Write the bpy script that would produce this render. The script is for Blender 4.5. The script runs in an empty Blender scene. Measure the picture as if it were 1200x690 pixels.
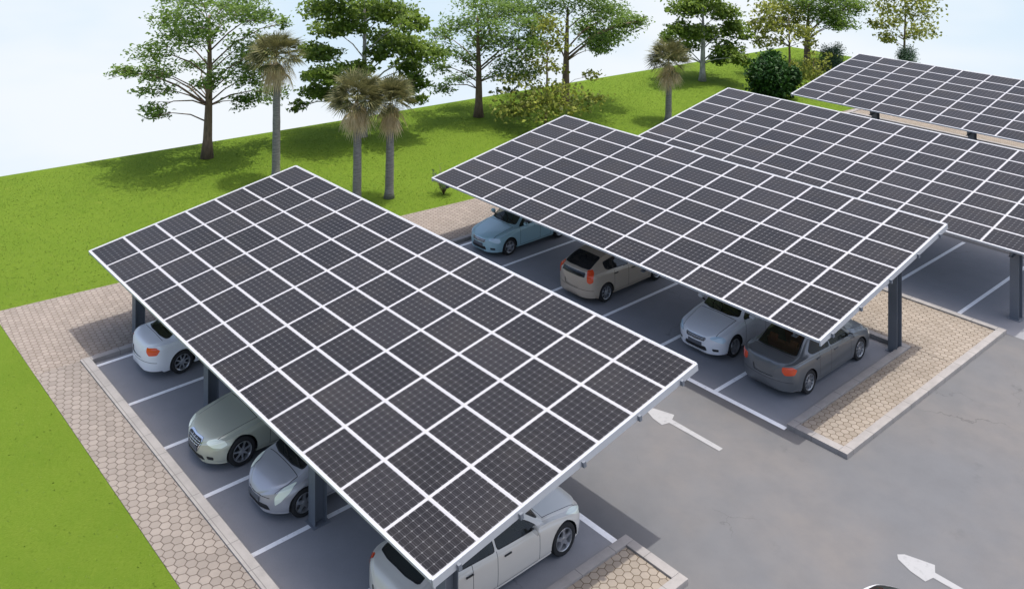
import bpy, bmesh, math, random
import numpy as np
from mathutils import Vector, Matrix
R = math.radians
random.seed(7); rng = np.random.default_rng(11)
scn = bpy.context.scene
COL = scn.collection

# ------------------------------------------------------------------ helpers
def tag(o, label=None, cat=None, group=None, kind=None):
    if label: o['label'] = label
    if cat: o['category'] = cat
    if group: o['group'] = group
    if kind: o['kind'] = kind
    return o

def empty(name, loc=(0, 0, 0), rz=0.0):
    o = bpy.data.objects.new(name, None); COL.objects.link(o)
    o.location = loc; o.rotation_euler = (0, 0, rz); o.empty_display_size = 0.3
    return o

def obj(name, bm, mats, parent=None, smooth=None):
    me = bpy.data.meshes.new(name)
    if smooth is not None:
        for f in bm.faces: f.smooth = True
        for e in bm.edges:
            if len(e.link_faces) == 2 and e.calc_face_angle(0) > R(smooth): e.smooth = False
    bm.to_mesh(me); bm.free()
    for m in (mats if isinstance(mats, (list, tuple)) else [mats]): me.materials.append(m)
    o = bpy.data.objects.new(name, me); COL.objects.link(o)
    if parent: o.parent = parent
    return o

def copy_tree(o, parent=None):
    c = o.copy(); COL.objects.link(c); c.parent = parent
    for ch in list(o.children): copy_tree(ch, c)
    return c

def box(bm, x0, x1, y0, y1, z0, z1, mat=0, bevel=0.0):
    vs = [bm.verts.new((x, y, z)) for z in (z0, z1) for y in (y0, y1) for x in (x0, x1)]
    fs = []
    for a in ((0, 2, 3, 1), (4, 5, 7, 6), (0, 1, 5, 4), (2, 6, 7, 3), (0, 4, 6, 2), (1, 3, 7, 5)):
        f = bm.faces.new([vs[i] for i in a]); f.material_index = mat; fs.append(f)
    if bevel:
        es = set(e for f in fs for e in f.edges)
        bmesh.ops.bevel(bm, geom=list(es), offset=bevel, segments=2, affect='EDGES', profile=.7)

def sheet(bm, pts, z, zb=None, mat=0):
    top = [bm.verts.new((x, y, z)) for x, y in pts]
    f = bm.faces.new(top); f.material_index = mat
    if f.normal.z < 0: pass
    if zb is not None:
        lo = [bm.verts.new((x, y, zb)) for x, y in pts]
        n = len(pts)
        for i in range(n): bm.faces.new((top[i], lo[i], lo[(i + 1) % n], top[(i + 1) % n]))
    bmesh.ops.recalc_face_normals(bm, faces=bm.faces[:])

def tube(bm, pts, rads, n=8, cap=True, mat=0):
    pts = [Vector(p) for p in pts]; rings = []
    ref = Vector((0.31, 0.17, 0.93)).normalized()
    for i, p in enumerate(pts):
        t = (pts[min(i + 1, len(pts) - 1)] - pts[max(i - 1, 0)]).normalized()
        if abs(t.dot(ref)) > .97: a = t.cross(Vector((1, 0, 0))).normalized()
        else: a = t.cross(ref).normalized()
        b = t.cross(a)
        rings.append([bm.verts.new(p + rads[i] * (math.cos(2 * math.pi * k / n) * a + math.sin(2 * math.pi * k / n) * b)) for k in range(n)])
    for i in range(len(rings) - 1):
        for k in range(n):
            f = bm.faces.new((rings[i][k], rings[i][(k + 1) % n], rings[i + 1][(k + 1) % n], rings[i + 1][k])); f.material_index = mat; f.smooth = True
    if cap:
        bm.faces.new(rings[0][::-1]).material_index = mat; bm.faces.new(rings[-1]).material_index = mat

# ------------------------------------------------------------------ materials
def newmat(name):
    m = bpy.data.materials.new(name); m.use_nodes = True
    nt = m.node_tree; nt.nodes.clear()
    out = nt.nodes.new('ShaderNodeOutputMaterial'); p = nt.nodes.new('ShaderNodeBsdfPrincipled')
    nt.links.new(p.outputs[0], out.inputs[0])
    return m, nt, p, out
class N:
    def __init__(s, nt): s.nt = nt
    def node(s, t, **kw):
        n = s.nt.nodes.new(t)
        for k, v in kw.items(): setattr(n, k, v)
        return n
    def link(s, a, b): s.nt.links.new(a, b)
    def val(s, x, inp):
        if isinstance(x, (int, float)): inp.default_value = x
        elif isinstance(x, (tuple, list)): inp.default_value = x
        else: s.link(x, inp)
    def m(s, op, a, b=0.0, c=0.0):
        n = s.node('ShaderNodeMath', operation=op)
        s.val(a, n.inputs[0]); s.val(b, n.inputs[1]); s.val(c, n.inputs[2]); return n.outputs[0]
    def v(s, op, a, b=(0, 0, 0)):
        n = s.node('ShaderNodeVectorMath', operation=op)
        s.val(a, n.inputs[0]); s.val(b, n.inputs[1])
        return n.outputs['Value'] if op in ('DOT_PRODUCT', 'LENGTH') else n.outputs['Vector']
    def mix(s, f, a, b, mode='MIX'):
        n = s.node('ShaderNodeMix', data_type='RGBA', blend_type=mode)
        s.val(f, n.inputs[0])
        for x, i in ((a, n.inputs[6]), (b, n.inputs[7])):
            if isinstance(x, (tuple, list)): i.default_value = (*x[:3], 1)
            else: s.link(x, i)
        return n.outputs[2]
    def noise(s, vec, scale, detail=4, rough=.55):
        n = s.node('ShaderNodeTexNoise'); s.link(vec, n.inputs['Vector'])
        n.inputs['Scale'].default_value = scale; n.inputs['Detail'].default_value = detail; n.inputs['Roughness'].default_value = rough
        return n.outputs['Fac']
    def ramp(s, f, a, b):
        n = s.node('ShaderNodeMapRange'); n.interpolation_type = 'SMOOTHSTEP'
        s.val(f, n.inputs[0]); n.inputs[1].default_value = a; n.inputs[2].default_value = b; return n.outputs[0]
    def pos(s): return s.node('ShaderNodeNewGeometry').outputs['Position']
    def bump(s, h, p, strength=.5, dist=.01):
        n = s.node('ShaderNodeBump'); n.inputs['Strength'].default_value = strength; n.inputs['Distance'].default_value = dist
        s.link(h, n.inputs['Height']); s.link(n.outputs[0], p.inputs['Normal'])

def simple(name, col, rough=.5, metal=0.0, coat=0.0, var=0.0, vscale=3, spec=None):
    m, nt, p, out = newmat(name)
    p.inputs['Base Color'].default_value = (*col, 1); p.inputs['Roughness'].default_value = rough
    p.inputs['Metallic'].default_value = metal; p.inputs['Coat Weight'].default_value = coat; p.inputs['Coat Roughness'].default_value = .05
    if spec is not None: p.inputs['Specular IOR Level'].default_value = spec
    if var:
        g = N(nt); tc = g.node('ShaderNodeTexCoord').outputs['Object']
        n = g.noise(tc, vscale, 5)
        g.link(g.mix(n, [c * (1 - var) for c in col], [min(1, c * (1 + var)) for c in col]), p.inputs['Base Color'])
        n2 = g.noise(tc, vscale * 6, 3)
        g.link(g.m('MULTIPLY_ADD', n2, .25, rough - .12), p.inputs['Roughness'])
    return m

def mat_asphalt(name, base, warm, var, patch=.25):
    m, nt, p, out = newmat(name); g = N(nt); P = g.pos()
    big = g.ramp(g.noise(P, .22, 5, .6), .35, .68)
    mid = g.ramp(g.noise(P, 1.3, 5, .65), .3, .75)
    fine = g.noise(P, 55, 3, .7)
    c = g.mix(big, base, warm)
    c = g.mix(g.m('MULTIPLY', mid, var), c, [b * .62 for b in base])
    c = g.mix(g.m('MULTIPLY_ADD', fine, .9, -.2), c, [min(1, b * 1.35) for b in base])
    st = g.ramp(g.noise(P, .55, 6, .7), .60, .74)
    c = g.mix(g.m('MULTIPLY', st, patch), c, [b * .55 for b in base])
    # hairline cracks
    vo = g.node('ShaderNodeTexVoronoi', feature='DISTANCE_TO_EDGE')
    wv = g.v('ADD', P, g.v('SCALE', (0, 0, 0)))
    nz = g.node('ShaderNodeTexNoise'); g.link(P, nz.inputs['Vector']); nz.inputs['Scale'].default_value = 1.6; nz.inputs['Detail'].default_value = 5
    wv = g.v('ADD', P, g.v('MULTIPLY', nz.outputs['Color'], (1.2, 1.2, 0)))
    g.link(wv, vo.inputs['Vector']); vo.inputs['Scale'].default_value = .23
    ck = g.m('MULTIPLY', g.m('LESS_THAN', vo.outputs['Distance'], .0022), g.ramp(g.noise(P, .3, 2), .5, .6))
    c = g.mix(g.m('MULTIPLY', ck, .35), c, [b * .35 for b in base])
    g.link(c, p.inputs['Base Color']); p.inputs['Roughness'].default_value = .88
    p.inputs['Specular IOR Level'].default_value = .3
    g.bump(fine, p, .35, .006)
    return m

def hexnodes(g, P, s, rot=0.0):
    if rot:
        n = g.node('ShaderNodeVectorRotate', rotation_type='Z_AXIS'); g.link(P, n.inputs[0]); n.inputs['Angle'].default_value = rot; P = n.outputs[0]
    q = g.v('ADD', g.v('SCALE', P), (0, 0, 0))
    sc = g.node('ShaderNodeVectorMath', operation='SCALE'); g.link(P, sc.inputs[0]); sc.inputs['Scale'].default_value = 1 / s
    q = g.v('ADD', sc.outputs[0], (2000, 2000 * 1.7320508, 0))
    q = g.v('MULTIPLY', q, (1, 1, 0))
    r = (1, 1.7320508, 1); h = (.5, .8660254, 0)
    a = g.v('SUBTRACT', g.v('MODULO', q, r), h)
    b = g.v('SUBTRACT', g.v('MODULO', g.v('SUBTRACT', q, h), r), h)
    sel = g.m('LESS_THAN', g.v('DOT_PRODUCT', a, a), g.v('DOT_PRODUCT', b, b))
    mx = g.node('ShaderNodeMix', data_type='VECTOR'); g.link(sel, mx.inputs[0]); g.link(b, mx.inputs[4]); g.link(a, mx.inputs[5])
    gv = mx.outputs[1]
    ab = g.v('ABSOLUTE', gv)
    sx = g.node('ShaderNodeSeparateXYZ'); g.link(ab, sx.inputs[0])
    d = g.m('MAXIMUM', sx.outputs[0], g.v('DOT_PRODUCT', ab, (.5, .8660254, 0)))
    edge = g.m('SUBTRACT', .5, d)
    cid = g.v('SNAP', g.v('ADD', g.v('SUBTRACT', q, gv), (.01, .01, 0)), (.05, .05, 1))
    wn = g.node('ShaderNodeTexWhiteNoise', noise_dimensions='3D'); g.link(cid, wn.inputs[0])
    return edge, wn.outputs['Value']

def mat_paver(name, s, colA, colB, joint, rot=0.0, jw=.05):
    m, nt, p, out = newmat(name); g = N(nt); P = g.pos()
    wob = g.node('ShaderNodeTexNoise'); g.link(P, wob.inputs['Vector']); wob.inputs['Scale'].default_value = 9; wob.inputs['Detail'].default_value = 3
    Pw = g.v('ADD', P, g.v('MULTIPLY', wob.outputs['Color'], (.02, .02, 0)))
    e, rid = hexnodes(g, Pw, s, rot)
    c = g.mix(rid, colA, colB)
    dirt = g.ramp(g.noise(P, 1.1, 6, .65), .35, .75)
    c = g.mix(g.m('MULTIPLY', dirt, .32), c, [x * .6 for x in colA])
    fine = g.noise(P, 60, 4, .7)
    c = g.mix(g.m('MULTIPLY', fine, .35), c, [x * .7 for x in colA])
    jm = g.ramp(e, jw * .35, jw * 1.1)
    c = g.mix(jm, joint, c)
    g.link(c, p.inputs['Base Color']); p.inputs['Roughness'].default_value = .85; p.inputs['Specular IOR Level'].default_value = .25
    g.bump(g.m('ADD', g.ramp(e, 0, jw * 1.6), g.m('MULTIPLY', fine, .18)), p, .8, .012)
    return m

def mat_grass():
    m, nt, p, out = newmat('lawn_grass'); g = N(nt); P = g.pos()
    a = g.ramp(g.noise(P, .35, 5, .6), .3, .7); b = g.ramp(g.noise(P, 2.6, 6, .65), .3, .72)
    st = g.node('ShaderNodeVectorMath', operation='MULTIPLY'); g.link(P, st.inputs[0]); st.inputs[1].default_value = (1, .35, 1)
    c_ = g.noise(st.outputs[0], 34, 5, .75)
    c = g.mix(a, (.100, .168, .017), (.122, .190, .021))
    c = g.mix(g.m('MULTIPLY', b, .55), c, (.138, .196, .026))
    c = g.mix(g.ramp(c_, .35, .72), c, (.092, .156, .011))
    sp = g.ramp(g.noise(P, .9, 6, .7), .62, .72)
    c = g.mix(g.m('MULTIPLY', sp, .35), c, (.19, .22, .04))
    g.link(c, p.inputs['Base Color']); p.inputs['Roughness'].default_value = .95; p.inputs['Specular IOR Level'].default_value = .08
    g.bump(c_, p, 1.0, .05)
    return m

def mat_concrete(name, col):
    m, nt, p, out = newmat(name); g = N(nt); P = g.pos()
    a = g.noise(P, 2.2, 6, .7); f = g.noise(P, 48, 4, .7)
    c = g.mix(g.ramp(a, .3, .75), col, [x * .72 for x in col])
    c = g.mix(g.m('MULTIPLY', f, .5), c, [x * .8 for x in col])
    # kerbstone joints every metre along both axes
    s = g.node('ShaderNodeSeparateXYZ'); g.link(P, s.inputs[0])
    jx = g.m('LESS_THAN', g.m('PINGPONG', g.m('ADD', s.outputs[0], .37), .5), .009)
    jy = g.m('LESS_THAN', g.m('PINGPONG', g.m('ADD', s.outputs[1], .23), .5), .009)
    c = g.mix(g.m('MULTIPLY', g.m('MAXIMUM', jx, jy), .75), c, [x * .35 for x in col])
    g.link(c, p.inputs['Base Color']); p.inputs['Roughness'].default_value = .85
    g.bump(f, p, .4, .004)
    return m

def mat_paint(name='worn_arrow_paint', hi=(.29, .295, .30), lo=(.15, .155, .16), mid=(.19, .195, .20)):
    m, nt, p, out = newmat(name); g = N(nt); P = g.pos()
    w = g.ramp(g.noise(P, 7, 7, .75), .50, .70); f = g.noise(P, 55, 3, .7)
    c = g.mix(g.m('MULTIPLY', w, .55), hi, lo)
    c = g.mix(g.m('MULTIPLY', f, .3), c, mid)
    g.link(c, p.inputs['Base Color']); p.inputs['Roughness'].default_value = .7; g.bump(f, p, .3, .003)
    return m

PA, PB = 1.49336398, 1.02443378
def mat_cells():
    m, nt, p, out = newmat('photovoltaic_cells'); g = N(nt)
    tc = g.node('ShaderNodeTexCoord').outputs['Object']; s = g.node('ShaderNodeSeparateXYZ'); g.link(tc, s.inputs[0])
    cw, ch = (PA - .09) / 8, (PB - .09) / 6
    def grid(o, c, half):   # 0 at a cell line, .5 in the middle
        return g.m('PINGPONG', g.m('DIVIDE', g.m('ADD', o, half), c), .5)
    u = grid(s.outputs[0], cw, (PA - .09) / 2 + 10 * cw); v = grid(s.outputs[1], ch, (PB - .09) / 2 + 10 * ch)
    ln = g.m('MAXIMUM', g.m('LESS_THAN', u, .032), g.m('LESS_THAN', v, .032))
    dia = g.m('LESS_THAN', g.m('ADD', u, v), .15)
    # two bus bars per cell
    bus = g.m('LESS_THAN', g.m('ABSOLUTE', g.m('SUBTRACT', v, .25)), .016)
    oi = g.node('ShaderNodeObjectInfo').outputs['Random']
    tone = g.mix(oi, (.010, .0097, .0115), (.020, .019, .0215))
    n = g.noise(tc, 2.5, 4)
    tone = g.mix(g.m('MULTIPLY', n, .5), tone, (.021, .020, .022))
    c = g.mix(g.m('MULTIPLY', bus, .55), tone, (.08, .08, .085))
    c = g.mix(g.m('MULTIPLY', ln, .8), c, (.075, .075, .08))
    c = g.mix(dia, c, (.115, .115, .12))
    dust = g.ramp(g.noise(g.pos(), .8, 6, .7), .4, .8)
    c = g.mix(g.m('MULTIPLY', dust, .10), c, (.12, .11, .10))
    g.link(c, p.inputs['Base Color'])
    g.link(g.m('MULTIPLY_ADD', dust, .15, .38), p.inputs['Roughness']); p.inputs['Specular IOR Level'].default_value = .10
    return m

def mat_leaf(name, cA, cB, trans=.35, rough=.55):
    m, nt, p, out = newmat(name); g = N(nt)
    at = g.node('ShaderNodeAttribute', attribute_name='tint').outputs['Fac']
    c = g.mix(at, cA, cB); g.link(c, p.inputs['Base Color']); p.inputs['Roughness'].default_value = rough; p.inputs['Specular IOR Level'].default_value = .3
    t = g.node('ShaderNodeBsdfTranslucent'); g.link(g.mix(.5, c, [x * 1.3 for x in cB]), t.inputs[0])
    mx = g.node('ShaderNodeMixShader'); mx.inputs[0].default_value = trans
    g.link(p.outputs[0], mx.inputs[1]); g.link(t.outputs[0], mx.inputs[2]); g.link(mx.outputs[0], out.inputs[0])
    return m

def mat_bark(name, a, b, ring=0.0):
    m, nt, p, out = newmat(name); g = N(nt); tc = g.node('ShaderNodeTexCoord').outputs['Object']
    st = g.v('MULTIPLY', tc, (1, 1, .25) if not ring else (.5, .5, 3)); n = g.noise(st, 9, 6, .7)
    c = g.mix(g.ramp(n, .3, .7), a, b); g.link(c, p.inputs['Base Color']); p.inputs['Roughness'].default_value = .9; g.bump(n, p, .8, .03)
    return m

def mat_glass(name, tint, alpha=.55):
    m, nt, p, out = newmat(name); g = N(nt)
    t = g.node('ShaderNodeBsdfTransparent'); t.inputs[0].default_value = (*tint, 1)
    p.inputs['Base Color'].default_value = (*[x * .08 for x in tint], 1); p.inputs['Roughness'].default_value = .03
    p.inputs['Specular IOR Level'].default_value = .8
    mx = g.node('ShaderNodeMixShader'); mx.inputs[0].default_value = alpha
    g.link(p.outputs[0], mx.inputs[1]); g.link(t.outputs[0], mx.inputs[2]); g.link(mx.outputs[0], out.inputs[0])
    return m

def mat_carpaint(name, col, metal=.35, rough=.32):
    m, nt, p, out = newmat(name); g = N(nt); tc = g.node('ShaderNodeTexCoord').outputs['Object']
    n = g.noise(tc, 1.7, 5, .6); g.link(g.mix(g.m('MULTIPLY', n, .25), col, [x * .82 for x in col]), p.inputs['Base Color'])
    p.inputs['Metallic'].default_value = metal; g.link(g.m('MULTIPLY_ADD', n, .15, rough - .05), p.inputs['Roughness'])
    p.inputs['Coat Weight'].default_value = .6; p.inputs['Coat Roughness'].default_value = .08
    return m

M = {}
M['lane'] = mat_asphalt('light_asphalt', (.106, .110, .117), (.138, .127, .118), .36, .38)
M['stall'] = mat_asphalt('brightened_asphalt', (.21, .215, .230), (.225, .230, .244), .25, .2)  # lighter than the lane: missing light under the roofs put into the colour
M['paver'] = mat_paver('hex_pavers_grey', .235, (.205, .182, .162), (.262, .234, .208), (.09, .072, .06), R(17))
M['paver_warm'] = mat_paver('hex_pavers_sand', .20, (.248, .214, .175), (.305, .268, .225), (.10, .077, .05), R(40))
M['paver_left'] = mat_paver('hex_pavers_pink', .20, (.225, .195, .168), (.285, .25, .218), (.12, .095, .078), R(5), .07)
M['kerb'] = mat_concrete('kerb_concrete', (.29, .277, .268))
M['grass'] = mat_grass()
M['paint'] = mat_paint()
M['baypaint'] = mat_paint('white_bay_paint', (.86, .87, .88), (.50, .51, .53), (.62, .63, .65))
M['cells'] = mat_cells()
M['frame'] = simple('white_aluminium', (.37, .37, .385), .42, 0, var=.05)
M['rim'] = simple('galvanised_edge', (.42, .44, .465), .45, .1, var=.12, vscale=2)
M['steel'] = simple('grey_painted_steel', (.15, .168, .195), .5, .1, var=.15, vscale=2)
M['bolt'] = simple('bolt_steel', (.25, .25, .26), .4, .8)
M['black'] = simple('black_rubber', (.012, .012, .013), .6)
M['tyre'] = simple('tyre_rubber', (.018, .018, .019), .8, var=.2, vscale=8)
M['rimmetal'] = simple('alloy', (.50, .51, .53), .3, .75)
M['dark'] = simple('dark_plastic', (.02, .021, .023), .5)
M['chrome'] = simple('chrome', (.75, .76, .78), .15, .95)
M['red'] = simple('red_lens', (.80, .075, .015), .15, 0, .8)
M['orange'] = simple('amber_lens', (.80, .20, .03), .2, 0, .8)
M['lamp'] = simple('clear_lens', (.92, .97, .82), .12, .0, 1.0)
M['lampblue'] = simple('clear_blue_lens', (.62, .80, .92), .12, .0, 1.0)
M['plate'] = simple('plain_number_plate', (.10, .11, .13), .5)
M['cloth'] = simple('seat_cloth', (.30, .30, .19), .9, var=.1)
M['clothred'] = simple('seat_leather_maroon', (.24, .06, .045), .6, var=.1)
M['clothgrey'] = simple('seat_cloth_grey', (.10, .10, .11), .9, var=.1)
M['glass'] = mat_glass('window_glass', (.72, .80, .76), .62)
M['glassolive'] = mat_glass('window_glass_olive', (.72, .78, .52), .68)
M['glassdark'] = mat_glass('window_glass_dark', (.30, .34, .36), .35)

# ------------------------------------------------------------------ camera (position and view direction surveyed from the photo)
CAM = Vector((15.62026589, -14.93334861, 14.46184989))
r_ = Vector((0.65765469, 0.75331525, 0.00253988)); u_ = Vector((-0.00167218, -0.00191176, 0.99999677)); f_ = Vector((-0.75331767, 0.65765681, -2.4e-06))
cd = bpy.data.cameras.new('camera'); cam = bpy.data.objects.new('camera', cd); COL.objects.link(cam)
mw = Matrix.Identity(4)
for i, c in enumerate((r_, u_, -f_)):
    for j in range(3): mw[j][i] = c[j]
mw.translation = CAM; cam.matrix_world = mw
cd.sensor_width = 36; cd.sensor_fit = 'HORIZONTAL'; cd.lens = 1108.1055 / 1200 * 36; cd.shift_y = -(345 + 155.579) / 1200; cd.clip_start = .1; cd.clip_end = 2000
scn.camera = cam

# ------------------------------------------------------------------ light
SUN_SHIFT = Vector((-.12, -.205, -1)).normalized()
sd = bpy.data.lights.new('sun', 'SUN'); sun = bpy.data.objects.new('sun', sd); COL.objects.link(sun)
sun.rotation_euler = SUN_SHIFT.to_track_quat('-Z', 'Y').to_euler(); sun.location = (0, 0, 30)
sd.energy = 2.0; sd.angle = R(.6); sd.color = (1, .955, .89)
tosun = -SUN_SHIFT
w = bpy.data.worlds.new('World'); scn.world = w; w.use_nodes = True; nt = w.node_tree; nt.nodes.clear(); g = N(nt)
sky = g.node('ShaderNodeTexSky', sky_type='NISHITA'); sky.sun_disc = False
sky.sun_elevation = math.asin(tosun.z); sky.sun_rotation = math.atan2(tosun.x, tosun.y)
sky.air_density = 1.0; sky.dust_density = 5.0; sky.ozone_density = 1.5
tcw = g.node('ShaderNodeTexCoord').outputs['Generated']; sp = g.node('ShaderNodeSeparateXYZ'); g.link(tcw, sp.inputs[0])
# the site is a hilltop: below the true horizon the pale horizon air simply carries on
zz = g.m('MAXIMUM', sp.outputs[2], g.m('MULTIPLY_ADD', g.m('ABSOLUTE', sp.outputs[2]), .16, .02))
cb = g.node('ShaderNodeCombineXYZ'); g.link(sp.outputs[0], cb.inputs[0]); g.link(sp.outputs[1], cb.inputs[1]); g.link(zz, cb.inputs[2])
g.link(cb.outputs[0], sky.inputs['Vector'])
bg = g.node('ShaderNodeBackground'); g.link(sky.outputs[0], bg.inputs[0]); bg.inputs[1].default_value = .15
hz_ = g.node('ShaderNodeBackground'); hz_.inputs[1].default_value = .50     # the bright air over the valley beyond the hilltop
cl_ = g.noise(g.v('MULTIPLY', tcw, (1, 1, 3)), 2.2, 4, .5)
g.link(g.mix(g.ramp(cl_, .38, .62), (.78, .95, 1.10), (1.0, 1.06, 1.12)), hz_.inputs[0])
mxw = g.node('ShaderNodeMixShader'); g.link(g.ramp(sp.outputs[2], .02, -.03), mxw.inputs[0]); g.link(bg.outputs[0], mxw.inputs[1]); g.link(hz_.outputs[0], mxw.inputs[2])
wo = g.node('ShaderNodeOutputWorld'); g.link(mxw.outputs[0], wo.inputs[0])
scn.view_settings.view_transform = 'Standard'; scn.view_settings.look = 'None'; scn.view_settings.gamma = 1; scn.view_settings.use_curve_mapping = False
scn.view_settings.exposure = 0.85

# ------------------------------------------------------------------ ground and paving
def edge_x(y): return -32.34 + (y - 1.22) * .1065      # crest of the lawn, a straight skewed edge
def lawn_in(y): return -17.85 + (y + 3.55) * .1065       # inner border of the left lawn
YF = 51.9
bm = bmesh.new(); sheet(bm, [(-13.1, -60), (150, -60), (150, YF), (-13.1, YF)], 0.0, -6)
road = tag(obj('road', bm, M['lane']), kind='structure')
bm = bmesh.new()
sheet(bm, [(edge_x(-80), -80), (lawn_in(-7.5), -80), (lawn_in(-7.5), -7.5), (lawn_in(40), 40), (lawn_in(40), YF), (edge_x(YF), YF)], .085, -9)
sheet(bm, [(lawn_in(-7.5) + .003, -80), (3.62, -80), (3.62, -7.5), (lawn_in(-7.5) + .003, -7.5)], .085, -.3)
sheet(bm, [(lawn_in(40) + .003, 44.0), (60, 44.0), (60, YF), (lawn_in(40) + .003, YF)], .085, -9)
lawn = tag(obj('lawn', bm, M['grass']), kind='structure')
# hillside falling away behind the crest
bm = bmesh.new()
pts = [(edge_x(-80), -80), (edge_x(YF), YF), (60, YF)]
a = [bm.verts.new((x, y, .06)) for x, y in pts]; b = [bm.verts.new((x - 26 + (i > 1) * 30, y + (i > 0) * 40, -45)) for i, (x, y) in enumerate(pts)]
for i in range(2): bm.faces.new((a[i], a[i + 1], b[i + 1], b[i]))
tag(obj('hillside', bm, M['grass']), kind='structure')

def pave(name, pts, mat, z=.09):
    bm = bmesh.new(); sheet(bm, pts, z, -.2); return tag(obj(name, bm, mat), kind='structure')
def kerb(parts, z=.13):
    bm = bmesh.new()
    for x0, x1, y0, y1 in parts: box(bm, x0, x1, y0, y1, -.1, z, bevel=.012)
    return tag(obj('kerb', bm, M['kerb'], None, 40), kind='structure')
pave('pavement', [(lawn_in(-7.5), -7.495), (-13.305, -7.495), (-13.305, 44.0), (lawn_in(40) , 44.0), (lawn_in(40), 40)], M['paver_left'])
pave('pavement', [(-13.30, -7.495), (1.915, -7.495), (1.915, -6.305), (-13.30, -6.305)], M['paver'], .094)
kerb([(-13.3, 1.92, -6.30, -6.03)])
kerb([(-13.3, -13.08, -6.025, 44.0)])
# island at the end of row one
pave('island', [(2.15, -9.9), (3.38, -9.9), (3.38, .08), (2.15, .08)], M['paver_warm'], .085)
kerb([(1.925, 2.145, -9.9, .32), (3.385, 3.615, -9.9, .32), (2.15, 3.38, .09, .32)])
# island at the end of row two with pavement behind row two
pave('island', [(2.15, 6.73), (3.38, 6.73), (3.38, 12.79), (2.15, 12.79)], M['paver_warm'], .085)
pave('pavement', [(-13.07, 12.8), (3.38, 12.8), (3.38, 15.75), (-13.07, 15.75)], M['paver_warm'], .088)
kerb([(1.925, 2.145, 6.48, 12.56), (3.385, 3.615, 6.48, 16.0), (2.15, 3.38, 6.48, 6.72), (-13.07, 2.145, 12.57, 12.79), (-13.07, 3.38, 15.76, 15.99)])
# row three / row four surroundings
pave('pavement', [(-13.07, 36.75), (6.0, 36.75), (6.0, 43.98), (-13.07, 43.98)], M['paver_warm'], .09)
kerb([(-13.07, 6.0, 36.5, 36.74), (4.3, 4.52, 16.2, 22.4), (4.3, 4.52, 30.2, 36.4)])

def rect(bm, x0, x1, y0, y1, z):
    bm.faces.new([bm.verts.new(p) for p in ((x0, y0, z), (x1, y0, z), (x1, y1, z), (x0, y1, z))])
def wavyrect(bm, x0, x1, y0, y1, z):
    rect(bm, x0, x1, y0, y1, z)
# stall surfacing, its colour brightened in place of light under the roofs
for x0, x1, y0, y1 in ((-13.07, 1.92, -6.025, .10), (-13.07, 1.92, 6.44, 12.565), (-13.07, 4.29, 16.0, 22.4), (-13.07, 4.29, 30.2, 36.49)):
    bm = bmesh.new(); rect(bm, x0, x1, y0, y1, .004); tag(obj('parking_bays', bm, M['stall']), kind='structure')
# painted lines: parts of the road
def line(name, x0, x1, y0, y1):
    bm = bmesh.new(); rect(bm, x0, x1, y0, y1, .008); return obj(name, bm, M['baypaint'], road)
for x in (-12.86, -10.25, -7.73, -5.34, -2.9, -.46): line('bay_line', x - .065, x + .065, -6.02, .02)
line('bay_end_line', -12.92, 1.92, .025, .18)
for x in (-12.83, -10.37, -7.75, -5.36, -2.94, -.34): line('bay_line', x - .065, x + .065, 6.53, 12.56)
line('bay_end_line', -12.9, 1.92, 6.37, 6.525)
for y0, y1 in ((16.1, 22.3), (30.3, 36.3)):
    for x in (-12.7, -10.2, -7.75, -5.3, -2.85, -.4, 2.05): line('bay_line', x - .065, x + .065, y0, y1)
def arrow(x, y):
    bm = bmesh.new()
    vs = [(0, 0), (.10, .12), (.66, .30), (.76, .09), (2.38, .075), (2.38, -.075), (.80, -.08), (.74, -.30), (.40, -.25), (.08, -.12)]
    f = bm.faces.new([bm.verts.new((x + a, y + b, .0085)) for a, b in vs][::-1])
    bmesh.ops.recalc_face_normals(bm, faces=bm.faces[:])
    return obj('lane_arrow', bm, M['paint'], road)
arrow(-1.02, 4.46); arrow(5.97, 4.32)
for o in list(road.children):
    if o.data.polygons[0].normal.z < 0: o.data.flip_normals()

# ------------------------------------------------------------------ solar canopies
pm = bmesh.new(); box(pm, -PA / 2, PA / 2, -PB / 2, PB / 2, -.035, 0, 0)
fb = .050
pm.normal_update()
for f in list(pm.faces):
    if f.normal.z > .5:
        bmesh.ops.inset_individual(pm, faces=[f], thickness=fb, depth=-.004); 
        f.material_index = 1
panel_me = bpy.data.meshes.new('solar_panel'); pm.to_mesh(panel_me); pm.free()
panel_me.materials.append(M['frame']); panel_me.materials.append(M['cells'])

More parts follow.
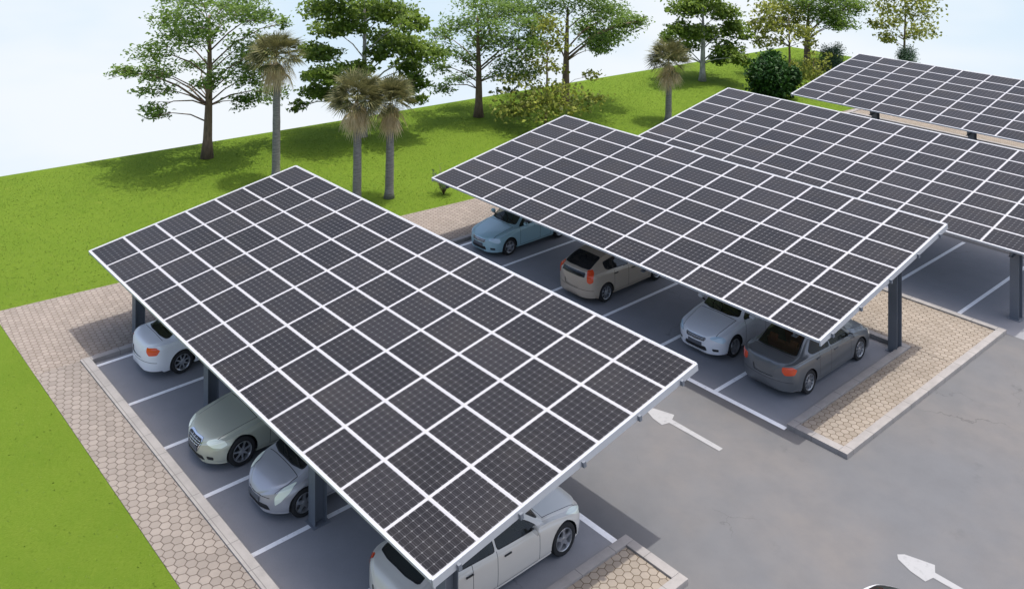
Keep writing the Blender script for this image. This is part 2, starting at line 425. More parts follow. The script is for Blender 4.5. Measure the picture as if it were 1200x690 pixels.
def canopy(org, tilt, ni, label, postx, posty, side):
    x0, y0, z0 = org; tl = R(tilt); ct, st = math.cos(tl), math.sin(tl)
    root = empty('solar_canopy', (x0 + ni * PA / 2, posty, 0))
    tag(root, label, 'solar canopy', 'solar canopies over the parking rows')
    ox, oy, oz = root.location
    def S(i, j, d=0):    # point on the slope: i panels along, j panels down, d below the surface
        return Vector((x0 + i * PA - ox, y0 - j * PB * ct + d * st - oy, z0 - j * PB * st - d * ct))
    for i in range(ni):
        for j in range(7):
            o = bpy.data.objects.new('solar_panel', panel_me); COL.objects.link(o); o.parent = root
            o.location = S(i + .5, j + .5); o.rotation_euler = (tl + R(random.uniform(-.12, .12)), R(random.uniform(-.1, .1)), 0)
    def beam(name, ends, w_, h_, mat, d0, flange=False):
        # straight member between two slope points, top d0 below the surface
        (i0, j0), (i1, j1) = ends; bm = bmesh.new(); A, B = S(i0, j0, d0), S(i1, j1, d0); t = (B - A).normalized()
        up = Vector((0, -st, ct)); sd_ = t.cross(up).normalized()
        def prism(wa, ha, off):
            q = []
            for P_ in (A, B):
                for sx, sz in ((-1, 0), (1, 0), (1, -1), (-1, -1)): q.append(bm.verts.new(P_ + sd_ * sx * wa / 2 + up * (sz * ha - off)))
            for a in ((0, 1, 2, 3), (7, 6, 5, 4), (0, 4, 5, 1), (1, 5, 6, 2), (2, 6, 7, 3), (3, 7, 4, 0)): bm.faces.new([q[k] for k in a])
        if flange:
            prism(w_, .014, 0); prism(.012, h_ - .034, .017); prism(w_, .014, h_ - .014)
        else: prism(w_, h_, 0)
        bmesh.ops.recalc_face_normals(bm, faces=bm.faces[:])
        return obj(name, bm, mat, root)
    e = .022 / PA; eb = .022 / PB
    for (a, b), hh in ((((ni + e, -eb), (ni + e, 7 + eb)), .15), (((-e, -eb), (-e, 7 + eb)), .15), (((0, -eb), (ni, -eb)), .06), (((0, 7 + eb), (ni, 7 + eb)), .06)):
        beam('edge_trim', (a, b), .04, hh, M['rim'], -.004)
    for j in (.55, 1.9, 3.5, 5.1, 6.5): beam('purlin', ((-.06, j), (ni + .07, j)), .07, .11, M['steel'], .045)
    for px in postx:
        i = (px - x0) / PA
        beam('rafter', ((i, .25), (i, 6.75)), .14, .26, M['steel'], .16, True)
        j = (y0 - posty) / (PB * ct); top = S(i, j, .44).z
        bm = bmesh.new(); X = px - ox
        box(bm, X - .14, X + .14, -.15, -.132, .02, top); box(bm, X - .14, X + .14, .132, .15, .02, top); box(bm, X - .009, X + .009, -.1315, .1315, .02, top)
        p_ = obj('post', bm, M['steel'], root)
        bm = bmesh.new(); box(bm, X - .2, X + .2, -.21, .21, 0, .02); b_ = obj('base_plate', bm, M['steel'], p_)
    return root
canopy((-15.145, 1.613, 3.682), 9.491, 12, 'nearest solar panel carport roof, twelve panels long, reaching the lower left foreground', (-13.9, -8.55, -2.92, 1.80), -4.40, -1)
canopy((-13.666, 13.705, 3.729), 9.471, 11, 'second solar panel carport roof, across the lane over the blue, beige, white and dark cars', (-13.25, -8.7, -3.4, 1.83), 12.40, 1)
canopy((-12.339, 23.602, 3.647), 9.638, 11, 'third solar panel carport roof, partly hidden behind the second one', (-11.6, -6.6, -1.6, 3.4), 17.3, -1)
canopy((-12.693, 36.789, 3.591), 9.952, 11, 'farthest solar panel carport roof, at the top right beside the leafy shrubs', (-8.40, -3.6, 1.2), 30.6, -1)

# ------------------------------------------------------------------ cars
def interp(keys, s):
    xs = np.array([k[0] for k in keys], float); ys = np.array([k[1] for k in keys], float)
    # monotone cubic (Fritsch-Carlson)
    h = np.diff(xs); d = np.diff(ys) / h; m = np.zeros_like(xs); m[0], m[-1] = d[0], d[-1]
    for i in range(1, len(xs) - 1):
        m[i] = 0 if d[i - 1] * d[i] <= 0 else 2 * d[i - 1] * d[i] / (d[i - 1] + d[i])
    i = np.clip(np.searchsorted(xs, s) - 1, 0, len(xs) - 2); t = (s - xs[i]) / h[i]
    return (2*t**3-3*t**2+1)*ys[i] + (t**3-2*t**2+t)*h[i]*m[i] + (-2*t**3+3*t**2)*ys[i+1] + (t**3-t**2)*h[i]*m[i+1]

def crom(P, n):   # Catmull-Rom through rows of P
    P = np.asarray(P); out = []; Q = np.vstack([2 * P[0] - P[1], P, 2 * P[-1] - P[-2]])
    for i in range(1, len(Q) - 2):
        for k in range(n):
            t = k / n; a, b, c, d = Q[i - 1], Q[i], Q[i + 1], Q[i + 2]
            out.append(.5 * ((2 * b) + (-a + c) * t + (2*a - 5*b + 4*c - d) * t*t + (-a + 3*b - 3*c + d) * t**3))
    out.append(P[-1]); return np.array(out)

def cut(bm, org, A, B, poly, dmin=.15, mode='extract', mat=0, rng_=None):
    """cut the convex polygon (coordinates in axes A, B seen along A x B) out of the faces facing that way"""
    A, B = Vector(A).normalized(), Vector(B); B = (B - A * A.dot(B)).normalized(); D = A.cross(B); org = Vector(org)
    ar = sum(poly[i][0] * poly[(i + 1) % len(poly)][1] - poly[(i + 1) % len(poly)][0] * poly[i][1] for i in range(len(poly)))
    if ar < 0: poly = poly[::-1]
    pc = [(org + A * a + B * b) for a, b in poly]
    a0, a1 = min(p[0] for p in poly), max(p[0] for p in poly); b0, b1 = min(p[1] for p in poly), max(p[1] for p in poly)
    def near(f):
        if f.normal.dot(D) < dmin: return False
        c = f.calc_center_median() - org; d = c.dot(D)
        if rng_ and not (rng_[0] < d < rng_[1]): return False
        a, b = c.dot(A), c.dot(B); return a0 - .15 < a < a1 + .15 and b0 - .15 < b < b1 + .15
    fs = [f for f in bm.faces if near(f)]
    for i in range(len(pc)):
        p, q = pc[i], pc[(i + 1) % len(pc)]; n = (q - p).cross(D).normalized()
        geom = list(set(fs) | set(e for f in fs for e in f.edges) | set(v for f in fs for v in f.verts))
        res = bmesh.ops.bisect_plane(bm, geom=geom, dist=1e-5, plane_co=p, plane_no=n)
        fs = [f for f in res['geom'] if isinstance(f, bmesh.types.BMFace)]
        for f in fs: f.normal_update()
        fs = [f for f in fs if near(f)]
    ins = []
    for f in fs:
        c = f.calc_center_median(); ok = True
        for i in range(len(pc)):
            p, q = pc[i], pc[(i + 1) % len(pc)]
            if (c - p).dot((q - p).cross(D)) > 0: ok = False; break
        if ok: ins.append(f)
    if mode == 'paint':
        for f in ins: f.material_index = mat
        return None
    nb = bmesh.new(); vm = {}
    for f in ins:
        vv = []
        for v in f.verts:
            if v not in vm: vm[v] = nb.verts.new(v.co); vm[v].normal = v.normal
            vv.append(vm[v])
        try: nb.faces.new(vv)
        except ValueError: pass
    nor = {vm[v]: v.normal.copy() for v in vm}
    bmesh.ops.delete(bm, geom=ins, context='FACES')
    return nb, nor

def push(nb, nor, d, rim=.012):
    for v in nb.verts: v.co += nor[v] * d
    return nb

def ring(poly, off):
    """offset a convex polygon outwards by off"""
    n = len(poly); ar = sum(poly[i][0] * poly[(i + 1) % n][1] - poly[(i + 1) % n][0] * poly[i][1] for i in range(n))
    if ar < 0: poly = poly[::-1]
    out = []
    for i in range(n):
        p0, p1, p2 = (np.array(poly[(i - 1) % n]), np.array(poly[i]), np.array(poly[(i + 1) % n]))
        d1 = (p1 - p0) / np.linalg.norm(p1 - p0); d2 = (p2 - p1) / np.linalg.norm(p2 - p1)
        n1 = np.array([d1[1], -d1[0]]); n2 = np.array([d2[1], -d2[0]]); b = n1 + n2; b /= max(.2, np.dot(b, n1) if np.dot(b, n1) > 0 else 1)
        out.append(tuple(p1 + b * off))
    return out

def roundpoly(poly, r=.03, n=3):
    out = []; m = len(poly)
    for i in range(m):
        p0, p1, p2 = (np.array(poly[(i - 1) % m], float), np.array(poly[i], float), np.array(poly[(i + 1) % m], float))
        a = p0 - p1; b = p2 - p1; la, lb = np.linalg.norm(a), np.linalg.norm(b); rr = min(r, la * .4, lb * .4)
        s, e = p1 + a / la * rr, p1 + b / lb * rr
        for k in range(n + 1):
            t = k / n; out.append(tuple((1-t)**2 * s + 2*t*(1-t) * p1 + t*t * e))
    return out

SEDAN = dict(
    zt=[(0, .56), (.012, .64), (.04, .70), (.12, .79), (.20, .86), (.27, .93), (.31, 1.04), (.42, 1.34), (.50, 1.42), (.60, 1.43), (.68, 1.39), (.75, 1.28), (.85, 1.04), (.90, 1.01), (.965, .98), (.99, .90), (1, .82)],
    zb=[(0, .50), (.02, .58), (.06, .65), (.15, .74), (.27, .84), (.45, .88), (.7, .92), (.88, .94), (.96, .90), (1, .76)],
    wr=[(0, .60), (.10, .62), (.27, .66), (.34, .63), (.45, .565), (.60, .56), (.72, .57), (.84, .63), (.95, .66), (1, .62)],
    ws=(.285, .435, .80, .845), scr=(.29, .425), rear=(.72, .865), wA=(.325, .545), wB=(.562, .765), roofline=(.43, .70))
HATCH = dict(
    zt=[(0, .54), (.012, .63), (.04, .70), (.10, .79), (.18, .88), (.25, .98), (.30, 1.10), (.42, 1.42), (.50, 1.49), (.62, 1.49), (.74, 1.43), (.84, 1.32), (.93, 1.16), (.965, 1.08), (.985, .97), (1, .84)],
    zb=[(0, .48), (.02, .57), (.06, .66), (.15, .76), (.25, .86), (.45, .91), (.7, .96), (.88, 1.0), (.96, .96), (1, .76)],
    wr=[(0, .58), (.10, .60), (.25, .66), (.34, .63), (.45, .58), (.62, .575), (.80, .57), (.92, .60), (1, .60)],
    scr=(.265, .425), rear=(.80, .935), wA=(.31, .535), wB=(.552, .80), roofline=(.43, .80))

CABFWD = dict(HATCH, scr=(.195, .40), wA=(.285, .535), zt=[(0, .54), (.012, .63), (.04, .71), (.10, .82), (.18, .95), (.22, 1.04), (.28, 1.18), (.40, 1.43), (.50, 1.49)] + HATCH['zt'][9:])
COUPE = dict(SEDAN, rear=(.73, .915), zt=SEDAN['zt'][:10] + [(.60, 1.43), (.68, 1.39), (.78, 1.27), (.90, 1.06), (.95, .97), (.985, .88), (1, .78)][1:])
COUPE['zt'] = SEDAN['zt'][:10] + [(.68, 1.39), (.78, 1.27), (.90, 1.06), (.95, .97), (.985, .88), (1, .78)]
def make_car(L=4.5, W=1.76, H=1.45, prof=SEDAN, paint=None, glass='glass', seat='cloth', lamp='lamp', fz=(.12, 2.6), bz=(.11, 2.8), style='compact', tail='corner', wheel_r=.315, wbase=(.185, .80), spokes=5, label='', group='cars parked in the bays'):
    hs = H / (1.49 if prof in (HATCH, CABFWD) else 1.43); hw = W / 2
    K = 72; th = np.linspace(0, math.pi, K + 1); s = (1 - np.cos(th)) / 2; s = .45 * s + .55 * np.linspace(0, 1, K + 1)
    s = np.concatenate([[0, .0006, .002, .0045, .008], s[2:-2], [.992, .9955, .998, .9994, 1]]); s = np.unique(s)
    zt, zb, wr = (interp(prof[k], s) for k in ('zt', 'zb', 'wr')); zt = zt * hs; zb = zb * hs
    rows = []
    for k, sv in enumerate(s):
        tf = max(0, (fz[0] - sv) / fz[0]); tb = max(0, (sv - (1 - bz[0])) / bz[0])
        e = (1 - tf ** fz[1]) ** .5 * (1 - tb ** bz[1]) ** .5
        lf = .022; tf2 = max(0, (lf - sv) / lf); tb2 = max(0, (sv - (1 - lf)) / lf)
        ez = (1 - tf2 ** 2.5) ** .5 * (1 - tb2 ** 2.5) ** .5
        g_ = wr[k] / .88; z_t, z_b = zt[k], zb[k]
        # in the bonnet and boot region the upper side collapses into the deck
        gh = min(1, max(0, (z_t - z_b) / .42)); up = gh ** .8
        wmax = hw * (1 - .012 * abs(sv - .5) * 4); wbelt = wmax * (.955 - .02 * (1 - up)); zf = .19 + .05 * (sv > .9)
        wre = hw * g_ * (1 - up) * 1.10 + hw * g_ * up * .98
        zre = z_t - (.055 * up + .10 * (1 - up) * min(1, (z_t - z_b) / .1 + .2)) * 1.0
        zre = max(zre, z_b + .01 + .35 * (z_t - z_b) * (1 - up))
        zm = .52
        if z_b < .62: zm = .5 * (zf + z_b)
        P = [(0, zf), (wmax * .86, zf), (wmax * .955, zf + .06), (wmax * .985, zf + .13), (wmax, zm), (wmax * .99, z_b - .10), (wbelt * 1.012, z_b - .03), (wbelt * .992, z_b + .012),
             (wbelt * .99 + (wre - wbelt) * .33 , z_b + (zre - z_b) * (.36)), (wbelt + (wre - wbelt) * .70, z_b + (zre - z_b) * .74),
             (wre + .012, zre - .02 * up), (wre - .055, zre + .030 * up + .02), (wre * .55, z_t - .012), (0, z_t)]
        P = np.array(P, float)
        for q in range(len(P) - 1):     # keep heights monotone where things collapse
            if q > 4 and P[q + 1, 1] < P[q, 1] + .002: P[q + 1, 1] = P[q, 1] + .002
        P[-1, 1] = max(P[-1, 1], P[-2, 1] + .004)
        C = crom(P, 4)
        zc = .50 * (zf + z_t) if z_t < 1.0 else .6
        zc = .52
        C[:, 0] *= e; C[:, 1] = zc + (C[:, 1] - zc) * ez
        rows.append(C)
    bm = bmesh.new(); n = len(rows[0]); ring_v = []
    for k, C in enumerate(rows):
        y = L / 2 - s[k] * L
        if k in (0, len(rows) - 1):
            ring_v.append([bm.verts.new((0, y, .52))]); continue
        right = [bm.verts.new((C[i, 0], y, C[i, 1])) for i in range(n)]
        left = [bm.verts.new((-C[i, 0], y, C[i, 1])) for i in range(1, n - 1)]
        ring_v.append(right + left[::-1])
    m = len(ring_v[1])
    for k in range(len(ring_v) - 1):
        a, b = ring_v[k], ring_v[k + 1]
        for i in range(m):
            j = (i + 1) % m
            if len(a) == 1: bm.faces.new((a[0], b[i], b[j]))
            elif len(b) == 1: bm.faces.new((a[i], b[0], a[j]))
            else: bm.faces.new((a[i], b[i], b[j], a[j]))
    bmesh.ops.recalc_face_normals(bm, faces=bm.faces[:])
    for f in bm.faces: f.smooth = True
    root = empty('parked_car'); tag(root, label, 'car', group)
    pt = [M[paint], M['dark']]
    Y = lambda sv: L / 2 - sv * L
    zT = lambda sv: float(interp(prof['zt'], np.array([sv]))[0]) * hs
    zB = lambda sv: float(interp(prof['zb'], np.array([sv]))[0]) * hs
    wR = lambda sv: hw * float(interp(prof['wr'], np.array([sv]))[0]) / .88
    # --- windscreen and rear window (seen from above)
    s0, s1 = prof['scr']
    def pane(name, poly, org, A, B, dmin=.12, off=-.006, rng_=None, mat=glass, gasket=.03):
        if gasket:
            nb, nor = cut(bm, org, A, B, ring(poly, gasket), dmin, rng_=rng_)
            # split the removed patch into gasket and glass
            tmp, tn = cut(nb, org, A, B, poly, -2)
            for f in tmp.faces: f.smooth = True
            nb.normal_update()
            gk = obj(name + '_seal', nb, M['black'], None, 60)
            for v in tmp.verts: v.normal_update()
            for v in tmp.verts: v.co += v.normal * off
            gl = obj(name, tmp, M[mat], root, 60); gk.parent = gl; gk.name = 'window_seal'
        else:
            nb, nor = cut(bm, org, A, B, poly, dmin, rng_=rng_); push(nb, nor, off); gl = obj(name, nb, M[mat], root, 60)
        return gl
    X_, Y_ = (1, 0, 0), (0, 1, 0)
    y0, y1 = Y(s0), Y(s1); w0, w1 = wR(s0) * .985, wR(s1) * .90
    pane('windscreen', roundpoly([(-w0, y0 - .05), (-w1, y1), (w1, y1), (w0, y0 - .05), (w0 * .5, y0 + .03), (-w0 * .5, y0 + .03)], .06), (0, 0, 0), X_, Y_, .12)
    s0, s1 = prof['rear']; y0, y1 = Y(s0), Y(s1); w0, w1 = wR(s0) * .88, wR(s1) * .92
    pane('rear_window', roundpoly([(-w0, y0), (-w1, y1 + .04), (-w1 * .5, y1 - .02), (w1 * .5, y1 - .02), (w1, y1 + .04), (w0, y0)], .07), (0, 0, 0), X_, Y_, .12)
    # --- side windows
    aA, bA = prof['wA']; aB, bB = prof['wB']
    for sg in (1, -1):
        A = (0, sg, 0); B = (0, 0, 1)
        def W_(a, b, front):
            zl0, zl1 = zB(a) + .045, zB(b) + .05
            if front:
                pl = [(Y(a) , zl0), (Y(b), zl1), (Y(b), zT(b) - .115), (Y(.435), zT(.435) - .125), (Y(a + .03), zl0 + .11)]
            else:
                c = prof['roofline'][1]
                pl = [(Y(a), zl0), (Y(b - .02), zl1), (Y(b), zl1 + .05), (Y(c), zT(c) - .135), (Y(a), zT(a) - .115)]
            return [(sg * p, q) for p, q in roundpoly(pl, .04, 2)]
        pane('side_window', W_(aA, bA, True), (0, 0, 0), A, B, .25, gasket=.018)
        pane('side_window', W_(aB, bB, False), (0, 0, 0), A, B, .25, gasket=.018)
    # --- wheel arches, wheels
    axles = [Y(wbase[0]), Y(wbase[1])]; ra = wheel_r + .045
    for sg in (1, -1):
        for ya in axles:
            poly = [(ra * math.cos(t) + sg * ya, max(ra * math.sin(t), -.02) + wheel_r) for t in np.linspace(-.35, math.pi + .35, 22)]
            poly = [(a, b if b > .1 else .05) for a, b in poly]
            poly = [(sg * ya + ra * math.cos(t), wheel_r + ra * math.sin(t)) for t in np.linspace(0, 2 * math.pi, 28, endpoint=False)]
            r_c = cut(bm, (0, 0, 0), (0, sg, 0), (0, 0, 1), poly, .0, rng_=(.45, 2)); r_c[0].free()
            lb = bmesh.new()    # arch liner
            pr = []
            for t in np.linspace(-.15, math.pi + .15, 20):
                c_, s_ = math.cos(t), math.sin(t)
                pr.append([lb.verts.new((sg * x, ya + r2 * c_, wheel_r + r2 * s_)) for x, r2 in ((hw * .955, ra + .003), (hw - .30, ra - .01), (hw - .31, .02))])
            for a, b in zip(pr[:-1], pr[1:]):
                for q in range(2): lb.faces.new((a[q], a[q + 1], b[q + 1], b[q]))
            obj('wheel_arch', lb, M['black'], root)
    # --- painted seams
    for sg in (1, -1):
        A = (0, sg, 0); B = (0, 0, 1)
        for sv in (aA - .005, .553, bB - .085):
            yy = sg * Y(sv); cut(bm, (0, 0, 0), A, B, [(yy - .006, .27), (yy + .006, .27), (yy + .006, zB(sv) + .03), (yy - .006, zB(sv) + .03)], .25, 'paint', 1)
        cut(bm, (0, 0, 0), A, B, [(sg * Y(aA), .262), (sg * Y(aA), .275), (sg * Y(bB - .085), .275), (sg * Y(bB - .085), .262)][::1], .2, 'paint', 1)
    yy = Y(prof['scr'][0]) + .10; ww = wR(.2) * 1.02
    cut(bm, (0, 0, 0), X_, Y_, [(-ww, yy - .007), (ww, yy - .007), (ww, yy + .007), (-ww, yy + .007)], .3, 'paint', 1)
    yf = Y(.035)
    for sg in (1, -1):
        cut(bm, (0, 0, 0), X_, Y_, [(sg * (ww - .005), yy), (sg * (ww + .008), yy), (sg * (ww * .88 + .008), yf), (sg * (ww * .88 - .005), yf)], .3, 'paint', 1)
    if prof is SEDAN:
        yb = Y(prof['rear'][1]) - .09
        cut(bm, (0, 0, 0), X_, Y_, [(-ww * .95, yb - .006), (ww * .95, yb - .006), (ww * .95, yb + .006), (-ww * .95, yb + .006)], .3, 'paint', 1)
    else:
        pass
    # --- lamps
    def corner(sg, sv, frac, z, front=True):     # a point near the body corner
        return Vector((sg * hw * frac, Y(sv), z))
    for sg in (1, -1):
        if style == 'swept':
            o = corner(sg, .085, .80, .66); A = Vector((sg * .18, -.9, .35)).normalized(); D = Vector((sg * .55, .45, .75)); Bx = D.cross(A)
            poly = [(-.26, -.07), (-.12, -.105), (.10, -.09), (.34, .01), (.30, .04), (.05, .075), (-.2, .04)]
        elif style == 'luxury':
            o = corner(sg, .06, .74, .64); A = Vector((-sg * .80, .55, -.05)).normalized(); D = Vector((sg * .45, .80, .55)); Bx = D.cross(A)
            poly = [(-.27, -.02), (-.20, -.09), (.05, -.11), (.24, -.06), (.27, .0), (.05, .08), (-.15, .07)]
        else:
            o = corner(sg, .055, .76, .63); A = Vector((-sg * .78, .6, -.05)).normalized(); D = Vector((sg * .5, .75, .5)); Bx = D.cross(A)
            poly = [(-.25, .02), (-.20, -.06), (.0, -.09), (.20, -.07), (.22, -.01), (.02, .06), (-.15, .09)]
        r2 = cut(bm, o, A, Bx, roundpoly(poly, .03, 2), .1, rng_=(-.5, .5)) if A.cross(Bx).dot(D) > 0 else cut(bm, o, A, -Bx, roundpoly([(a, -b) for a, b in poly], .03, 2), .1, rng_=(-.5, .5))
        obj('headlight', push(*r2, .006), M[lamp], root, 50)
    for sg in (1, -1):
        if tail == 'vertical':
            o = corner(sg, .965, .80, .93); A = Vector((sg * .8, .55, 0)).normalized(); D = Vector((sg * .55, -.80, .25))
            poly = [(-.10, .17), (.07, .20), (.14, .12), (.13, -.14), (.02, -.20), (-.08, -.16)]
        elif tail == 'slim':
            o = corner(sg, .975, .84, .80); A = Vector((sg * .8, .55, 0)).normalized(); D = Vector((sg * .55, -.80, .25))
            poly = [(-.05, .17), (.09, .16), (.12, .0), (.06, -.19), (-.05, -.12)]
        else:
            o = corner(sg, .965, .80, .80); A = Vector((sg * .8, .55, 0)).normalized(); D = Vector((sg * .55, -.80, .30))
            poly = [(-.17, .10), (.10, .12), (.23, .05), (.16, -.08), (-.10, -.11), (-.18, -.02)]
        Bx = Vector((0, 0, 1))
        Aa = A if A.cross(Bx).dot(D) > 0 else -A; pl = poly if Aa is A or Aa == A else [(-a, b) for a, b in poly]
        r2 = cut(bm, o, Aa, Bx, roundpoly(pl, .03, 2), .1, rng_=(-.5, .5))
        tl = obj('tail_light', push(*r2, .006), M['red'], root, 50)
        if tail == 'vertical':
            nb = bmesh.new(); mm = Vector(o) + D.normalized() * .055
            # clear reversing lens and amber band set in the red lamp
            for dz, mt, hh in ((-.13, 'lamp', .05), (.03, 'orange', .035)):
                pass
            nb.free()
    # --- grille, intake, bumper line, plates
    F = (-1, 0, 0)
    def grille(pl, hbars, vbars, z0_, z1_):
        nb, nor = cut(bm, (0, 0, 0), F, (0, 0, 1), ring(pl, .022 if style == 'luxury' else .010), .05, rng_=(1.2, 9))      # chrome surround
        inner, _ = cut(nb, (0, 0, 0), F, (0, 0, 1), pl, -2)
        for b_ in (nb, inner): b_.normal_update()
        for v in nb.verts: v.co += Vector((0, .010, .004))
        gr = obj('grille', inner, M['dark'], root, 50)
        sr = obj('grille_surround', nb, M['chrome'], None, 50); sr.parent = gr
        gb = bmesh.new(); me_ = gr.data; dg = None
        from mathutils.bvhtree import BVHTree
        tree_ = BVHTree.FromPolygons([v.co[:] for v in me_.vertices], [list(p_.vertices) for p_ in me_.polygons])
        def on(x, z):
            h_ = tree_.ray_cast(Vector((x, 5, z)), Vector((0, -1, 0)))[0]; return h_
        for zz_ in hbars:
            q = [on(x, zz_) for x in np.linspace(-.34, .34, 15)]; q = [p_ + Vector((0, .004, .002)) for p_ in q if p_]
            if len(q) > 2: tube(gb, q, [.009] * len(q), 6)
        for x in vbars:
            q = [on(x, z) for z in np.linspace(z0_, z1_, 10)]; q = [p_ + Vector((0, .004, .002)) for p_ in q if p_]
            if len(q) > 2: tube(gb, q, [.006] * len(q), 6)
        ob = obj('grille_bar', gb, M['chrome'], gr)
    if style == 'luxury':
        pl = roundpoly([(-.34, .62), (-.24, .43), (.24, .43), (.34, .62), (.30, .665), (-.30, .665)], .03)
        grille(pl, (.475, .525, .575, .62), (-.12, 0, .12), .44, .68)
        ip = roundpoly([(-.50, .255), (.50, .255), (.42, .345), (-.42, .345)], .03)
    elif style == 'swept':
        ip = roundpoly([(-.52, .27), (.52, .27), (.46, .375), (-.46, .375)], .04)
        cut(bm, (0, 0, 0), F, (0, 0, 1), [(-.5, .515), (.5, .515), (.5, .53), (-.5, .53)], .1, 'paint', 1, rng_=(1.2, 9))
    else:
        pl = roundpoly([(-.30, .535), (.30, .535), (.35, .60), (.33, .63), (-.33, .63), (-.35, .60)], .02)
        grille(pl, (.57, .60), (), .5, .6)
        ip = roundpoly([(-.40, .27), (.40, .27), (.36, .39), (-.36, .39)], .04)
    r2 = cut(bm, (0, 0, 0), F, (0, 0, 1), ip, .1, rng_=(1.2, 9)); obj('air_intake', push(*r2, -.015), M['dark'], root, 50)
    if style != 'swept':
        for sg in (1, -1):
            pl = [(sg * .56, .30), (sg * .70, .30), (sg * .70, .37), (sg * .54, .37)]
            r2 = cut(bm, (0, 0, 0), F, (0, 0, 1), roundpoly(pl, .02, 2), .08, rng_=(1.0, 9)); obj('fog_light', push(*r2, .003), M['dark'], root, 50)
    # rear plate recess and bumper seam
    zpl = .62 if tail != 'corner' else .66
    r2 = cut(bm, (0, 0, 0), (1, 0, 0), (0, 0, 1), roundpoly([(-.30, zpl - .09), (.30, zpl - .09), (.34, zpl + .08), (-.34, zpl + .08)], .03), .1, rng_=(1.2, 9)); obj('plate_recess', push(*r2, -.02), M[paint], root, 50)
    pb = bmesh.new(); box(pb, -.24, .24, L / 2 - .02, L / 2 + .012, .39, .49, bevel=.005); obj('number_plate', pb, M['plate'], root)
    cut(bm, (0, 0, 0), (1, 0, 0), (0, 0, 1), [(-.8, .50), (.8, .50), (.8, .512), (-.8, .512)], .05, 'paint', 1, rng_=(1.2, 9))
    if tail == 'vertical':   # split rear glass
        r2 = cut(bm, (0, 0, 0), (1, 0, 0), (0, 0, 1), roundpoly([(-.52, .90), (.52, .90), (.50, 1.04), (-.50, 1.04)], .04), .1, rng_=(1.2, 9)); obj('lower_rear_window', push(*r2, .003), M['glassdark'], root, 50)
    body = obj('body', bm, pt, root, 42)
    # --- handles, mirrors, wipers
    for sg in (1, -1):
        for sv in (.50, .70):
            hb = bmesh.new(); yy = Y(sv); x = sg * (hw * .985 + .018); z = zB(sv) - .10
            box(hb, min(x - .012, x + .012), max(x - .012, x + .012), yy - .09, yy + .09, z - .014, z + .014, bevel=.008)
            box(hb, min(x, x - sg * .05), max(x, x - sg * .05), yy + .055, yy + .085, z - .010, z + .010); box(hb, min(x, x - sg * .05), max(x, x - sg * .05), yy - .085, yy - .055, z - .010, z + .010)
            obj('door_handle', hb, M['dark'] if style == 'swept' or prof is HATCH else M[paint], root)
        mb = bmesh.new(); bmesh.ops.create_uvsphere(mb, u_segments=16, v_segments=10, radius=1)
        yy = Y(aA + .035); zz_ = zB(aA) + .14
        for v in mb.verts:
            c = v.co; sx = 1 if c.y > -.35 else 1
            v.co = Vector((sg * (hw + .095) + c.x * .115, yy + max(c.y, -.45) * .085, zz_ + c.z * .075))
        mir = obj('wing_mirror', mb, M[paint], root, 60)
        mb = bmesh.new(); box(mb, -.085, .085, -.006, 0, -.05, .05, bevel=.003)
        for v in mb.verts: v.co += Vector((sg * (hw + .095), yy - .0405, zz_))
        obj('mirror_glass', mb, M['chrome'], mir)
        mb = bmesh.new(); tube(mb, [(sg * (hw * .90), yy + .03, zz_ - .09), (sg * (hw + .03), yy + .01, zz_ - .03)], [.025, .03], 8); obj('mirror_arm', mb, M['dark'], mir)
    s0 = prof['scr'][0]
    for x0_, x1_ in ((-.05, .45), (-.60, -.12)):
        wb_ = bmesh.new(); sA, sB = s0 + .004, s0 + .030
        tube(wb_, [(x0_, Y(sA) + .02, zT(sA) + .005), (x0_ + .25, Y(sA + .012), zT(sA + .012) + .004), (x1_, Y(sB), zT(sB) - .03)], [.011, .009, .006], 6); obj('wiper', wb_, M['black'], root)
    # --- cabin
    cb_ = bmesh.new(); box(cb_, -hw + .14, hw - .14, Y(.87), Y(.25), .22, .26); obj('cabin_floor', cb_, M['clothgrey'], root)
    cb_ = bmesh.new(); box(cb_, -hw + .16, hw - .16, Y(.33), Y(.27), .55, zB(.3) + .0, bevel=.03); obj('dashboard', cb_, M['dark'], root)
    cb_ = bmesh.new(); box(cb_, -hw + .16, hw - .16, Y(.90 if prof is SEDAN else .95), Y(.80), .30, zB(.85) - .06, bevel=.02); obj('parcel_shelf', cb_, M['clothgrey'], root)
    def seat_(cx, cy, wdt):
        sb = bmesh.new()
        box(sb, cx - wdt / 2, cx + wdt / 2, cy - .05, cy + .45, .30, .50, bevel=.05)
        k0 = len(sb.verts); box(sb, cx - wdt / 2, cx + wdt / 2, cy - .18, cy - .03, .42, 1.02, bevel=.05); sb.verts.ensure_lookup_table()
        for v in sb.verts[k0:]: v.co.y -= (v.co.z - .42) * .25
        st_ = obj('seat', sb, M[seat], root, 40)
        nh = 1 if wdt < .7 else 2
        for q in range(nh):
            hb = bmesh.new(); hx = cx if nh == 1 else cx + (q - .5) * wdt * .55
            box(hb, hx - .12, hx + .12, cy - .40, cy - .31, 1.05, 1.21, bevel=.035); obj('headrest', hb, M[seat], st_, 40)
    seat_(-.37, Y(.50), .50); seat_(.37, Y(.50), .50); seat_(0, Y(.695), 1.2)
    sw = bmesh.new(); cc = Vector((.36, Y(.375), .86)); pts_ = [cc + Vector((.18 * math.cos(t), -.06 * math.sin(t), .17 * math.sin(t))) for t in np.linspace(0, 2 * math.pi, 21)]
    tube(sw, pts_, [.014] * 21, 6, False); obj('steering_wheel', sw, M['black'], root)
